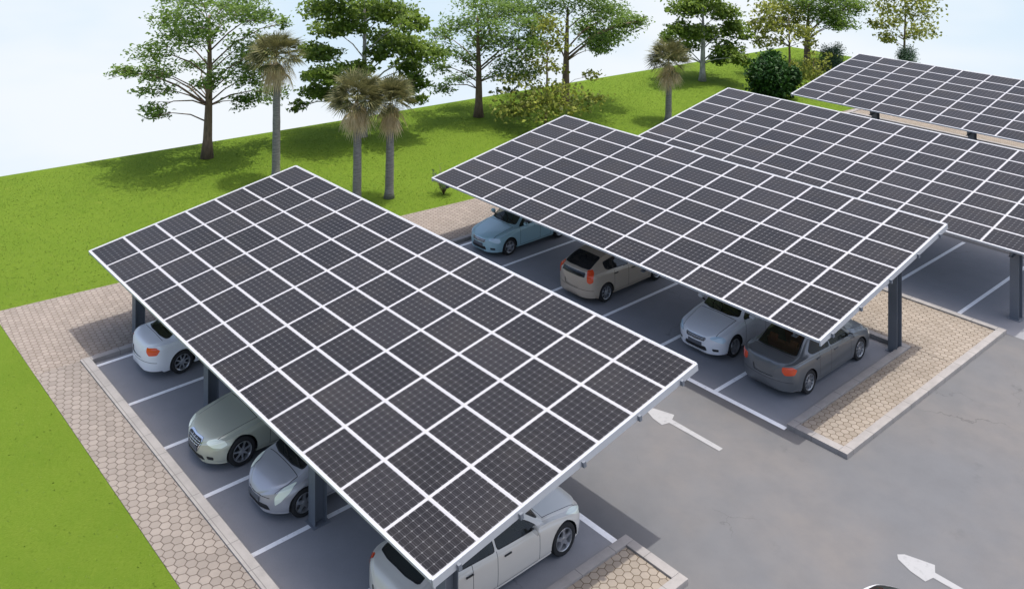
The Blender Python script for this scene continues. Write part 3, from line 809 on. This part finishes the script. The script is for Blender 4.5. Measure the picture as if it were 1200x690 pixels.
    # --- wheels
    def lathe(bm_, prof_, n_=40):
        rs = [[bm_.verts.new((x, r * math.cos(2 * math.pi * k / n_), r * math.sin(2 * math.pi * k / n_))) for k in range(n_)] for x, r in prof_]
        for a, b in zip(rs[:-1], rs[1:]):
            for k in range(n_): bm_.faces.new((a[k], a[(k + 1) % n_], b[(k + 1) % n_], b[k]))
        return rs
    for sg in (1, -1):
        for ya in axles:
            wr_ = wheel_r; rr = wr_ * .70
            we = empty('wheel', (sg * (hw - .125), ya, wr_), 0 if sg > 0 else math.pi); we.parent = root
            tb_ = bmesh.new(); lathe(tb_, [(-.10, rr), (-.115, rr + .02), (-.115, wr_ - .03), (-.09, wr_), (.07, wr_), (.10, wr_ - .02), (.108, wr_ - .05), (.10, rr + .006), (.085, rr)])
            bmesh.ops.recalc_face_normals(tb_, faces=tb_.faces[:]); obj('tyre', tb_, M['tyre'], we, 35)
            rb = bmesh.new(); lathe(rb, [(.085, rr + .001), (.098, rr - .008), (.090, rr - .022), (.03, rr - .035), (-.09, rr - .04)])
            bmesh.ops.recalc_face_normals(rb, faces=rb.faces[:])
            for k in range(spokes):
                t = 2 * math.pi * k / spokes + .3; w_ = .060 if spokes <= 5 else .030
                c_, s_ = math.cos(t), math.sin(t); q = []
                for rad, wd, xx in ((.03, w_ * .9, .078), (rr * .6, w_ * .5, .082), (rr - .016, w_ * .75, .074)):
                    for sy in (-1, 1):
                        for dx in (0, -.035): q.append(rb.verts.new((xx + dx, c_ * rad - s_ * sy * wd, s_ * rad + c_ * sy * wd)))
                for b0 in (0, 4):
                    for a in ((0, 2, 6, 4), (0, 4, 5, 1), (2, 3, 7, 6)): rb.faces.new([q[b0 + z] for z in a])
            lathe(rb, [(.088, .001), (.088, .035), (.078, .055), (.04, .06)], 20)
            bmesh.ops.recalc_face_normals(rb, faces=rb.faces[:])
            obj('rim', rb, M['rimmetal'], we, 35)
            db = bmesh.new(); lathe(db, [(.005, .001), (.005, rr * .82)], 28); bmesh.ops.recalc_face_normals(db, faces=db.faces[:]); obj('brake_disc', db, M['bolt'] if spokes <= 5 else M['dark'], we)
            db = bmesh.new(); lathe(db, [(-.02, .001), (-.02, rr)], 28); obj('wheel_back', db, M['black'], we)
    return root

def put(car, x, y, face, rz=0.0):
    car.location = (x, y, .008); car.rotation_euler = (0, 0, (0 if face > 0 else math.pi) + R(rz)); return car

M['p_olive'] = mat_carpaint('olive_silver_paint', (.55, .565, .46), .3)
M['p_silver'] = mat_carpaint('silver_paint', (.46, .46, .49), .35)
M['p_white'] = mat_carpaint('white_paint', (.84, .86, .90), 0)
M['p_grey'] = mat_carpaint('dark_grey_paint', (.155, .163, .17), .3)
M['p_beige'] = mat_carpaint('beige_paint', (.48, .41, .325), .12)
M['p_blue'] = mat_carpaint('pale_blue_paint', (.36, .57, .64), .12)
M['p_pearl'] = mat_carpaint('pearl_grey_paint', (.68, .645, .58), .05)
SED2 = dict(SEDAN)
put(make_car(4.95, 1.86, 1.45, SEDAN, 'p_olive', 'glassdark', 'clothgrey', 'lamp', (.14, 2.4), (.11, 2.6), 'luxury', 'corner', .345, (.175, .79), 7,
    label='olive green saloon with wide chrome grille, nose to the long kerb, under the nearest roof'), -6.72, -3.19, -1)
put(make_car(4.25, 1.76, 1.46, CABFWD, 'p_silver', 'glassdark', 'clothgrey', 'lamp', (.17, 2.2), (.10, 2.6), 'swept', 'corner', .315, (.19, .81), 5,
    label='small silver hatchback with swept back headlights, beside the grey post and the olive saloon'), -4.08, -3.23, -1)
put(make_car(4.5, 1.76, 1.44, SEDAN, 'p_white', 'glassolive', 'cloth', 'lamp', (.12, 2.6), (.12, 2.4), 'compact', 'corner', .325, (.19, .775), 8,
    label='white saloon seen from behind at the far left end of the nearest row'), -11.70, -3.01, 1)
put(make_car(4.85, 1.80, 1.46, COUPE, 'p_pearl', 'glass', 'clothgrey', 'lamp', (.13, 2.4), (.13, 2.4), 'swept', 'slim', .335, (.172, .775), 5,
    label='pearl grey saloon in the bay beside the near island, nose to the lane'), .53, -2.60, 1)
put(make_car(4.6, 1.78, 1.47, SEDAN, 'p_grey', 'glassolive', 'clothred', 'lamp', (.12, 2.6), (.11, 2.6), 'compact', 'corner', .32, (.20, .79), 10,
    label='dark grey saloon with maroon seats in the bay beside the sandy paved island'), .58, 9.70, 1)
put(make_car(4.3, 1.72, 1.46, SEDAN, 'p_white', 'glassolive', 'cloth', 'lampblue', (.13, 2.4), (.11, 2.6), 'compact', 'corner', .31, (.20, .80), 5,
    label='white saloon nose to the lane, next to the dark grey saloon'), -1.90, 9.74, -1)
put(make_car(4.25, 1.73, 1.49, HATCH, 'p_beige', 'glassdark', 'clothgrey', 'lamp', (.12, 2.6), (.11, 2.6), 'compact', 'vertical', .31, (.195, .805), 8,
    label='beige hatchback with orange red tail lights, tail to the lane between two empty bays'), -6.82, 9.45, 1)
put(make_car(4.3, 1.72, 1.47, SEDAN, 'p_blue', 'glass', 'cloth', 'lampblue', (.14, 2.3), (.11, 2.6), 'compact', 'corner', .31, (.20, .80), 5,
    label='pale blue saloon nose to the lane in the bay nearest the lawn'), -11.78, 9.50, -1)
c9 = make_car(4.4, 1.76, 1.45, HATCH, 'p_white', 'glass', 'cloth', 'lamp', label='white car whose roof alone shows at the bottom right, driving in the lane', group='')
c9.name = 'driving_car'
c9.location = (8.72, 1.28, .008); c9.rotation_euler = (0, 0, R(-90))

# ------------------------------------------------------------------ vegetation
RH = Vector((r_.x, r_.y, 0)).normalized(); FH = Vector((f_.x, f_.y, 0)).normalized()
RHn, FHn = np.array(RH), np.array(FH)
def leaves(name, cl, per, size, flat, mat, parent, aspect=2.2, shell=.0, jitter=.25):
    """cl: rows of centre xyz (across, depth, height) + radii; per: leaves per unit; every leaf a folded four-point blade"""
    pts = []
    for (cx, cy, cz, ra, rd, rh_, wt) in cl:
        n = int(per * wt * ra * rh_ * 10)
        # twigs: leaves bunch along short sprays inside the pad
        nt_ = max(4, n // 9); tw = rng.normal(size=(nt_, 3)); tw /= np.linalg.norm(tw, axis=1)[:, None]; tw *= (rng.random((nt_, 1)) ** (.42 if not shell else .2)) 
        idx = rng.integers(0, nt_, n); q = tw[idx] + rng.normal(size=(n, 3)) * jitter * np.array([1, 1, .8])
        P = np.array([cx, cy, cz]) + q * np.array([ra, rd, rh_])
        pts.append(P)
    P = np.vstack(pts); n = len(P)
    Wd = P[:, :1] * RHn + P[:, 1:2] * FHn; Wd[:, 2] = P[:, 2]
    nor = rng.normal(size=(n, 3)); nor[:, 2] = np.abs(nor[:, 2]) + flat; nor /= np.linalg.norm(nor, axis=1)[:, None]
    t = rng.normal(size=(n, 3)); t -= (t * nor).sum(1)[:, None] * nor; t /= np.linalg.norm(t, axis=1)[:, None]
    b = np.cross(nor, t); L_ = (size * rng.uniform(.6, 1.3, n))[:, None]; w_ = L_ / aspect
    V = np.stack([Wd - t * L_ * .5, Wd + b * w_ * .5 + nor * w_ * .15, Wd + t * L_ * .5 - nor * L_ * .12, Wd - b * w_ * .5 + nor * w_ * .15], 1).reshape(-1, 3)
    F = np.arange(4 * n).reshape(-1, 4)
    me = bpy.data.meshes.new(name); me.vertices.add(4 * n); me.vertices.foreach_set('co', V.astype(np.float32).ravel())
    me.loops.add(4 * n); me.loops.foreach_set('vertex_index', F.ravel().astype(np.int32)); me.polygons.add(n)
    me.polygons.foreach_set('loop_start', (np.arange(n) * 4).astype(np.int32)); me.update(calc_edges=True)
    at = me.attributes.new('tint', 'FLOAT', 'FACE'); at.data.foreach_set('value', np.clip(rng.beta(.9, 1.1, n), 0, 1).astype(np.float32))
    me.materials.append(mat); me.validate()
    o = bpy.data.objects.new(name, me); COL.objects.link(o); o.parent = parent; return o

G0 = Vector((0, 0, 0))
def ptree(name, base, px, ppm, vpm, pads, leafmat, barkmat, label, cat, group, tr=.16, fork=.28, size=.17, per=120, flat=1.0, lean=0.0, aspect=2.2, jitter=.25, dspread=1.0, shell=0, trunk_top=.85, thin=.55, zb=.085, fat=1.22, vfat=1.0):
    """pads: picture-measured foliage pads (x, y, rx, ry) around a tree whose foot is at px; turned into metres at the tree"""
    root = empty(name, (base[0], base[1], zb)); tag(root, label, cat, group)
    cl = []; top = 0; 
    wmax = max(abs(p[0] - px[0]) for p in pads) / ppm + .3
    for k, p in enumerate(pads):
        a = (p[0] - px[0]) / ppm; h = (px[1] - p[1]) / vpm; top = max(top, h)
        lim = math.sqrt(max(.05, 1 - min(1, (a / wmax)) ** 2)) * wmax * .75 * dspread
        d = lim * (((k * .618034 + .21) % 1) * 2 - 1)
        h -= (9.5 - h * .2) * d / 42 if d > 0 else (9.5 - h * .2) * d / 42
        h = max(h, .25)
        cl.append((a, d, h, p[2] / ppm * fat, p[2] / ppm * .9 * fat, p[3] / vpm * fat * vfat, p[4] if len(p) > 4 else 1.0))
    leaves('crown', cl, per, size, flat, leafmat, root, aspect, shell, jitter)
    bm = bmesh.new(); T = top * trunk_top
    def W3(a, d, h): return RH * a + FH * d + Vector((0, 0, h))
    tp = []; trd = []
    for k in range(9):
        t = k / 8; tp.append(W3(lean * t * T + .06 * math.sin(3.1 * t + px[0]) * T * .15, .04 * math.sin(4 * t) * T * .2, t * T)); trd.append(tr * (1.35 if k == 0 else 1) * (1 - .82 * t) + .012)
    tube(bm, tp, trd, 10)
    def tpos(h):
        t = max(0, min(1, h / T)); f = t * 8; i = min(7, int(f)); return tp[i].lerp(tp[i + 1], f - i), trd[i]
    for (a, d, h, ra, rd, rh_, wt) in cl:
        hs_ = max(T * fork, min(T * .92, h - (.35 + .45 * math.hypot(a, d)) - random.uniform(0, .3)))
        if h < T * fork: hs_ = max(.25, h * .8)
        p0, r0 = tpos(hs_); e = W3(a, d, h - rh_ * .25); dd = (e - p0).length
        if dd < .25: continue
        r0 = min(r0 * .62, .018 + dd * .022) * thin
        c1 = p0.lerp(e, .35) + Vector((random.uniform(-.1, .1), random.uniform(-.1, .1), .10 * dd)) ; c2 = p0.lerp(e, .7) + Vector((random.uniform(-.12, .12), random.uniform(-.12, .12), .10 * dd))
        tube(bm, [p0, c1, c2, e], [r0, r0 * .75, r0 * .5, r0 * .25], 6)
        for q in range(6):
            an = random.uniform(0, 6.28); ee = e + RH * math.cos(an) * ra * .85 + FH * math.sin(an) * rd * .85 + Vector((0, 0, random.uniform(-.6, .9) * rh_)); st_ = c2.lerp(e, random.random())
            md = st_.lerp(ee, .5) + Vector((0, 0, .07)); tube(bm, [st_, md, ee], [r0 * .34, r0 * .22, .005], 4, False)
    obj('trunk', bm, barkmat, root)
    return root
M['lf_feather'] = mat_leaf('fine_leaves', (.052, .105, .018), (.18, .28, .05), .42)
M['lf_dense'] = mat_leaf('broad_leaves', (.055, .11, .014), (.19, .27, .04), .4)
M['lf_spot'] = mat_leaf('yellow_green_leaves', (.030, .050, .008), (.33, .36, .06), .35)
M['lf_dark'] = mat_leaf('dark_leaves', (.008, .035, .006), (.040, .110, .018), .15)
M['lf_grey'] = mat_leaf('grey_green_leaves', (.05, .10, .055), (.11, .17, .10), .3)
M['lf_palm'] = mat_leaf('palm_blades', (.035, .048, .014), (.20, .19, .075), .25)
M['lf_dead'] = mat_leaf('dead_palm_blades', (.40, .30, .16), (.72, .60, .38), .25)
M['bark'] = mat_bark('brown_bark', (.22, .15, .10), (.11, .075, .052))
M['birch'] = mat_bark('pale_bark', (.52, .50, .46), (.20, .19, .175))
M['pbark'] = mat_bark('palm_bark', (.27, .255, .24), (.13, .12, .115), 1)

GT = 'trees along the crest of the lawn'
ptree('spreading_tree', (-29.36, 4.48), (244, 185), 23.75, 23.75, [(152, 84, 14, 5, 1.5), (170, 89, 15, 5, 1.3), (188, 84, 18, 6), (205, 62, 22, 7), (195, 40, 20, 8), (215, 20, 22, 8), (250, 8, 26, 8), (285, 12, 24, 8), (312, 22, 20, 6), (324, 26, 9, 5), (230, 45, 18, 8), (262, 32, 22, 10),
    (290, 50, 22, 9), (195, 106, 18, 5), (216, 102, 14, 4), (187, 134, 13, 4, 1.2), (203, 124, 12, 4), (285, 72, 24, 9), (298, 90, 20, 9), (300, 108, 20, 8), (283, 118, 16, 6, 1.2), (268, 92, 14, 7), (215, 76, 18, 5), (308, 62, 18, 8), (250, -12, 34, 10), (212, 0, 24, 8), (295, -8, 26, 8)],
    M['lf_feather'], M['bark'], 'feathery spreading tree with brown forked trunk, leftmost tree on the lawn crest', 'tree', GT, .24, .36, .24, 84, 1.0, vfat=1.3, jitter=.28)
ptree('spreading_tree', (-26.65, 19.41), (560, 137), 20.36, 20.36, [(520, 103, 13, 4), (536, 92, 15, 5), (514, 78, 12, 5), (520, 60, 16, 6), (515, 40, 14, 6), (540, 30, 20, 7), (560, 18, 22, 7), (590, 14, 22, 7), (612, 28, 18, 7), (560, 50, 18, 8), (590, 48, 22, 8), (615, 55, 18, 8), (600, 74, 22, 8),
    (592, 90, 17, 5), (620, 86, 12, 6), (545, 68, 14, 5), (575, 34, 18, 7), (628, 40, 12, 7), (565, 3, 24, 7), (595, -2, 20, 7)],
    M['lf_feather'], M['bark'], 'feathery tree with brown forked trunk behind the gap between the two nearest roofs', 'tree', GT, .23, .34, .24, 78, 1.0, vfat=1.3, jitter=.28)
ptree('spreading_tree', (-25.0, 24.93), (664, 125), 19.5, 19.5, [(700, 50, 16, 8, 1.4), (715, 38, 22, 8, 1.4), (735, 28, 18, 7, 1.4), (749, 24, 8, 4), (690, 32, 15, 9, 1.3), (700, 12, 26, 9), (630, 22, 20, 7), (645, 8, 20, 7), (612, 12, 18, 6), (722, 14, 18, 8), (655, -10, 36, 10), (702, -12, 32, 10), (702, 58, 10, 4)],
    M['lf_feather'], M['bark'], 'tall spreading tree with straight brown trunk rising behind the speckled sparse tree', 'tree', GT, .26, .45, .24, 92, 1.0, vfat=1.2, jitter=.28)
ptree('broadleaf_tree', (-27.54, 12.28), (426, 160), 21.98, 21.98, [(390, 12, 24, 12), (425, 8, 26, 12), (460, 16, 24, 12), (485, 28, 18, 9), (383, 34, 20, 9), (415, 32, 20, 8), (450, 45, 22, 10), (480, 55, 22, 10), (502, 64, 16, 9), (360, 58, 14, 7), (382, 64, 18, 8), (403, 86, 24, 9), (375, 90, 20, 8), (428, 80, 14, 7),
    (362, 106, 14, 7), (385, 110, 18, 7), (354, 124, 9, 5), (475, 80, 16, 10), (490, 97, 12, 10), (462, 108, 14, 8), (490, 118, 9, 5), (430, -15, 40, 13), (395, 124, 10, 5), (445, 62, 14, 8)],
    M['lf_dense'], M['birch'], 'large dense broadleaf tree with pale trunk rising behind the palms', 'tree', GT, .22, .35, .24, 130, .5, aspect=1.5, jitter=.2)
ptree('broadleaf_tree', (-23.92, 36.66), (823, 95), 17.39, 17.39, [(800, 10, 18, 9), (830, 5, 20, 9), (850, 15, 14, 9), (790, 35, 13, 7), (784, 46, 10, 6), (808, 40, 16, 8), (835, 38, 18, 9), (860, 33, 13, 8), (871, 42, 7, 5), (805, 56, 14, 6), (850, 58, 15, 8), (860, 70, 11, 6), (845, 68, 10, 6), (785, 64, 8, 5), (800, 68, 9, 4), (825, -10, 24, 9)],
    M['lf_dense'], M['birch'], 'dense broadleaf tree with whitish trunk standing behind the lone palm', 'tree', GT, .20, .22, .26, 120, .5, aspect=1.5, jitter=.2)
ptree('spreading_tree', (-22.03, 46.49), (946, 77), 16.12, 16.12, [(960, 18, 18, 7), (985, 14, 16, 7), (1000, 8, 12, 6), (972, 30, 14, 5), (940, 8, 18, 8), (950, -8, 36, 10), (992, -5, 22, 7), (985, 28, 10, 4)],
    M['lf_feather'], M['bark'], 'spreading tree with thick leaning brown trunk behind the dark green bush', 'tree', GT, .26, .40, .26, 110, 1.0, vfat=1.2, jitter=.28, lean=.02)
ptree('sparse_tree', (-21.44, 43.23), (925, 86), 16.75, 16.75, [(893, 14, 14, 8), (915, 27, 16, 9, 1.5), (890, 44, 10, 7), (930, 40, 14, 7, 1.3), (905, 50, 14, 6), (945, 50, 8, 5), (920, 6, 18, 8), (884, 28, 8, 7), (898, 30, 12, 8), (935, 22, 14, 8)],
    M['lf_spot'], M['bark'], 'thin tree with sparse yellow green leaves, left of the thick leaning trunk', 'tree', GT, .09, .45, .25, 44, .2, aspect=1.5, jitter=.35)
ptree('sparse_tree', (-22.65, 21.05), (640, 148), 21.11, 21.11, [(641, 32, 14, 9, 1.3), (634, 54, 16, 9, 1.4), (628, 72, 14, 7), (652, 50, 9, 9), (645, 80, 14, 7, .7), (612, 98, 20, 7, .8), (588, 108, 8, 5), (690, 88, 9, 5), (640, 120, 32, 11, 1.5), (700, 114, 12, 5), (604, 128, 20, 8, 1.2), (656, 105, 18, 7), (672, 126, 16, 6)],
    M['lf_spot'], M['bark'], 'thin speckled tree with sparse leaves right behind the corner of the second roof', 'tree', GT, .06, .25, .23, 44, .2, aspect=1.5, jitter=.38, thin=.6)
ptree('sparse_tree', (-17.04, 51.2), (1066, 78), 16.16, 16.16, [(1043, 8, 14, 8), (1055, 25, 12, 9), (1030, 30, 7, 5), (1036, 42, 10, 4), (1050, 46, 8, 4), (1075, 15, 18, 10), (1092, 33, 16, 8), (1074, 40, 10, 5), (1065, -5, 24, 9)],
    M['lf_spot'], M['bark'], 'sparse yellow green tree in the top right corner behind the farthest roof', 'tree', GT, .10, .45, .25, 44, .2, aspect=1.5, jitter=.35)
# bushes and young plants
GB = 'bushes and young plants on the lawn'
ptree('bush', (-18.02, 35.98), (905, 116), 18.84, 18.84, [(898, 90, 17, 20, 1.5), (905, 75, 12, 12, 1.3), (903, 104, 18, 9, 1.4), (890, 96, 10, 12), (912, 92, 12, 14), (927, 90, 8, 9, 1.4), (924, 103, 9, 8), (902, 66, 6, 5)],
    M['lf_dark'], M['bark'], 'rounded dark green bush standing between the third and the farthest roof', 'bush', GB, .08, .1, .20, 260, .1, aspect=1.5, jitter=.18, dspread=.5, trunk_top=.6)
ptree('bush', (-20.09, 46.53), (975, 82), 16.46, 16.46, [(975, 68, 9, 10, 1.4), (982, 60, 7, 8), (968, 62, 6, 8), (976, 76, 10, 6), (962, 74, 5, 6)],
    M['lf_grey'], M['bark'], 'pale grey green feathery bush beside the farthest roof', 'bush', GB, .04, .1, .13, 330, .2, aspect=3, jitter=.3, dspread=.5, trunk_top=.7)
ptree('bush', (-16.11, 49.49), (1062, 86), 16.72, 16.72, [(1062, 70, 8, 10, 1.4), (1068, 62, 6, 7), (1058, 64, 5, 7), (1062, 78, 9, 6)],
    M['lf_grey'], M['bark'], 'pale grey green bush behind the far edge of the farthest roof', 'bush', GB, .04, .1, .13, 330, .2, aspect=3, jitter=.3, dspread=.5, trunk_top=.7)
ptree('young_tree', (-17.34, 39.53), (953, 108), 18.27, 18.27, [(950, 92, 8, 8), (960, 84, 8, 8), (940, 88, 6, 8), (968, 74, 6, 7), (955, 66, 6, 6), (944, 74, 6, 7), (962, 98, 9, 5), (935, 100, 6, 5), (930, 78, 5, 6)],
    M['lf_spot'], M['bark'], 'small sparse yellow leaved young tree between the dark green bush and the farthest roof', 'young tree', GB, .035, .2, .20, 44, .2, aspect=1.5, jitter=.4, dspread=.4, thin=.6)

def spiky(base, label):
    root = empty('spiky_shrub', (base[0], base[1], .085)); tag(root, label, 'shrub', GB)
    bm = bmesh.new(); bl = bmesh.new()
    for k in range(16):
        an = random.uniform(0, 6.28); ln = random.uniform(.6, 1.35); d = Vector((math.cos(an) * .55, math.sin(an) * .55, 1)).normalized()
        p = [Vector((0, 0, 0)), d * ln * .5 + Vector((0, 0, .05)), d * ln + Vector((random.uniform(-.1, .1), random.uniform(-.1, .1), 0))]
        tube(bm, p, [.018, .011, .004], 5)
        for q in range(22):
            t = random.uniform(.25, 1); c = p[0].lerp(p[1], t * 2) if t < .5 else p[1].lerp(p[2], t * 2 - 1); e = c + Vector((random.uniform(-.18, .18), random.uniform(-.18, .18), random.uniform(-.05, .12)))
            s_ = (e - c).cross(Vector((0, 0, 1))); s_ = s_.normalized() * .018 if s_.length > 1e-4 else Vector((.02, 0, 0)); m_ = c.lerp(e, .5)
            bl.faces.new([bl.verts.new(v) for v in (c, m_ + s_, e, m_ - s_)])
    obj('stem', bm, M['bark'], root); obj('foliage', bl, M['lf_dark'], root); return root
spiky((-17.6, 10.14), 'small dark spiky shrub on the lawn under the left corner of the second roof')

def palm(base, H_, rc, label, seed, lean=0.0):
    rd = random.Random(seed); root = empty('fan_palm', (base[0], base[1], .085)); tag(root, label, 'palm tree', 'fan palms behind the roofs')
    bm = bmesh.new(); n = 14; th = H_ - rc * .55; pts = []; rr = []
    for k in range(n + 1):
        t = k / n; pts.append(Vector((lean * t * t, .03 * math.sin(3 * t), th * t))); rr.append(.19 * (1.3 if k == 0 else 1 - .22 * t) + (.008 if k % 2 else 0))
    tube(bm, pts, rr, 12); obj('trunk', bm, M['pbark'], root)
    C = pts[-1]
    def frond(bl, st_, d, petl, bl_len, nb, fold, droop, wid):
        d = d.normalized(); side = d.cross(Vector((0, 0, 1))); side = side.normalized() if side.length > .05 else Vector((1, 0, 0)); up = side.cross(d).normalized()
        roll = rd.uniform(-.7, .7); side, up = side * math.cos(roll) + up * math.sin(roll), up * math.cos(roll) - side * math.sin(roll)
        h = C + st_; e = h + d * petl + Vector((0, 0, -droop * .12)); q = up * .012
        if petl > .1: bl.faces.new([bl.verts.new(v) for v in (h + side * .018, e + side * .01, e - side * .01, h - side * .018)])
        for k in range(nb):
            a = (k / (nb - 1) - .5) * fold; ln = bl_len * (.72 + .28 * math.cos(a)) * rd.uniform(.88, 1.1)
            v = (d * math.cos(a) + side * math.sin(a)).normalized(); ww = side * math.cos(a) - d * math.sin(a)
            m_ = e + v * ln * .55 + up * .05 * ln; t_ = e + v * ln + Vector((0, 0, -droop * ln * rd.uniform(.35, .8)))
            w2 = ww.normalized() * wid
            bl.faces.new([bl.verts.new(x) for x in (e, m_ + w2 + up * .012, t_, m_ - w2)])
    bl = bmesh.new()
    for k in range(62):
        an = k * 2.39996 + rd.uniform(-.2, .2); el = math.asin(min(1, max(-.6, -.45 + 1.42 * ((k + .5) / 62) ** .8))); d = Vector((math.cos(an) * math.cos(el), math.sin(an) * math.cos(el), math.sin(el)))
        frond(bl, Vector((0, 0, rc * .22 + rd.uniform(-.1, .1))), d, rc * rd.uniform(.30, .52), rc * rd.uniform(.50, .68), 17, 2.5, .22, .021)
    o = obj('crown', bl, M['lf_palm'], root)
    at = o.data.attributes.new('tint', 'FLOAT', 'FACE'); at.data.foreach_set('value', rng.beta(1.5, 1.5, len(o.data.polygons)).astype(np.float32))
    bl = bmesh.new()
    for k in range(34):
        an = k * 2.39996; el = -rd.uniform(.75, 1.40); d = Vector((math.cos(an) * math.cos(el), math.sin(an) * math.cos(el), math.sin(el)))
        frond(bl, Vector((0, 0, rd.uniform(-.1, .30) * rc)), d, rc * rd.uniform(.1, .35), rc * rd.uniform(.42, .62), 12, 1.5, .55, .017)
    o = obj('dead_skirt', bl, M['lf_dead'], root)
    at = o.data.attributes.new('tint', 'FLOAT', 'FACE'); at.data.foreach_set('value', rng.random(len(o.data.polygons)).astype(np.float32))
    return root
palm((-24.05, 5.4), 6.2, 1.5, 'fan palm with shaggy tan skirt standing alone behind the left part of the nearest roof', 1)
palm((-19.18, 6.68), 4.95, 1.5, 'nearer of the two fan palms standing close together, the left one', 2)
palm((-18.8, 8.08), 4.7, 1.3, 'right hand one of the two fan palms standing close together, partly behind its neighbour', 3, .05)
palm((-18.92, 27.03), 3.95, 1.5, 'lone fan palm between the second and third roofs, in front of the whitish trunk', 4)

# short grass standing on the lawn
n = 120000
gy = rng.uniform(-14, 51, n); gx = np.where(rng.random(n) < .85, rng.uniform(0, 1, n) * 15.2 - 31.9 + (gy - 1.22) * .1065, rng.uniform(-17, 3.5, n))
ok = (gx < -17.88 + (gy + 3.55) * .1065) | (gy < -7.53); gx, gy = gx[ok], gy[ok]; n = len(gx)
an = rng.uniform(0, 6.28, n); hgt = rng.uniform(.012, .04, n); wd = rng.uniform(.012, .03, n); ln = rng.normal(size=(n, 2)) * .035
V = np.zeros((n, 3, 3)); V[:, 0] = np.c_[gx - np.cos(an) * wd, gy - np.sin(an) * wd, np.full(n, .08)]; V[:, 1] = np.c_[gx + np.cos(an) * wd, gy + np.sin(an) * wd, np.full(n, .08)]; V[:, 2] = np.c_[gx + ln[:, 0], gy + ln[:, 1], .085 + hgt]
me = bpy.data.meshes.new('grass'); me.vertices.add(3 * n); me.vertices.foreach_set('co', V.astype(np.float32).ravel()); me.loops.add(3 * n); me.loops.foreach_set('vertex_index', np.arange(3 * n, dtype=np.int32))
me.polygons.add(n); me.polygons.foreach_set('loop_start', (np.arange(n) * 3).astype(np.int32)); me.update(calc_edges=True)
at = me.attributes.new('tint', 'FLOAT', 'FACE'); at.data.foreach_set('value', rng.random(n).astype(np.float32))
me.materials.append(mat_leaf('grass_blades', (.10, .165, .017), (.128, .192, .023), .2, .8))
gr_ = bpy.data.objects.new('grass', me); COL.objects.link(gr_); tag(gr_, 'short bright green grass on the lawn', 'grass', kind='stuff')
scn.cycles.max_bounces = 8; scn.cycles.transparent_max_bounces = 12
scn.cycles.use_denoising = True
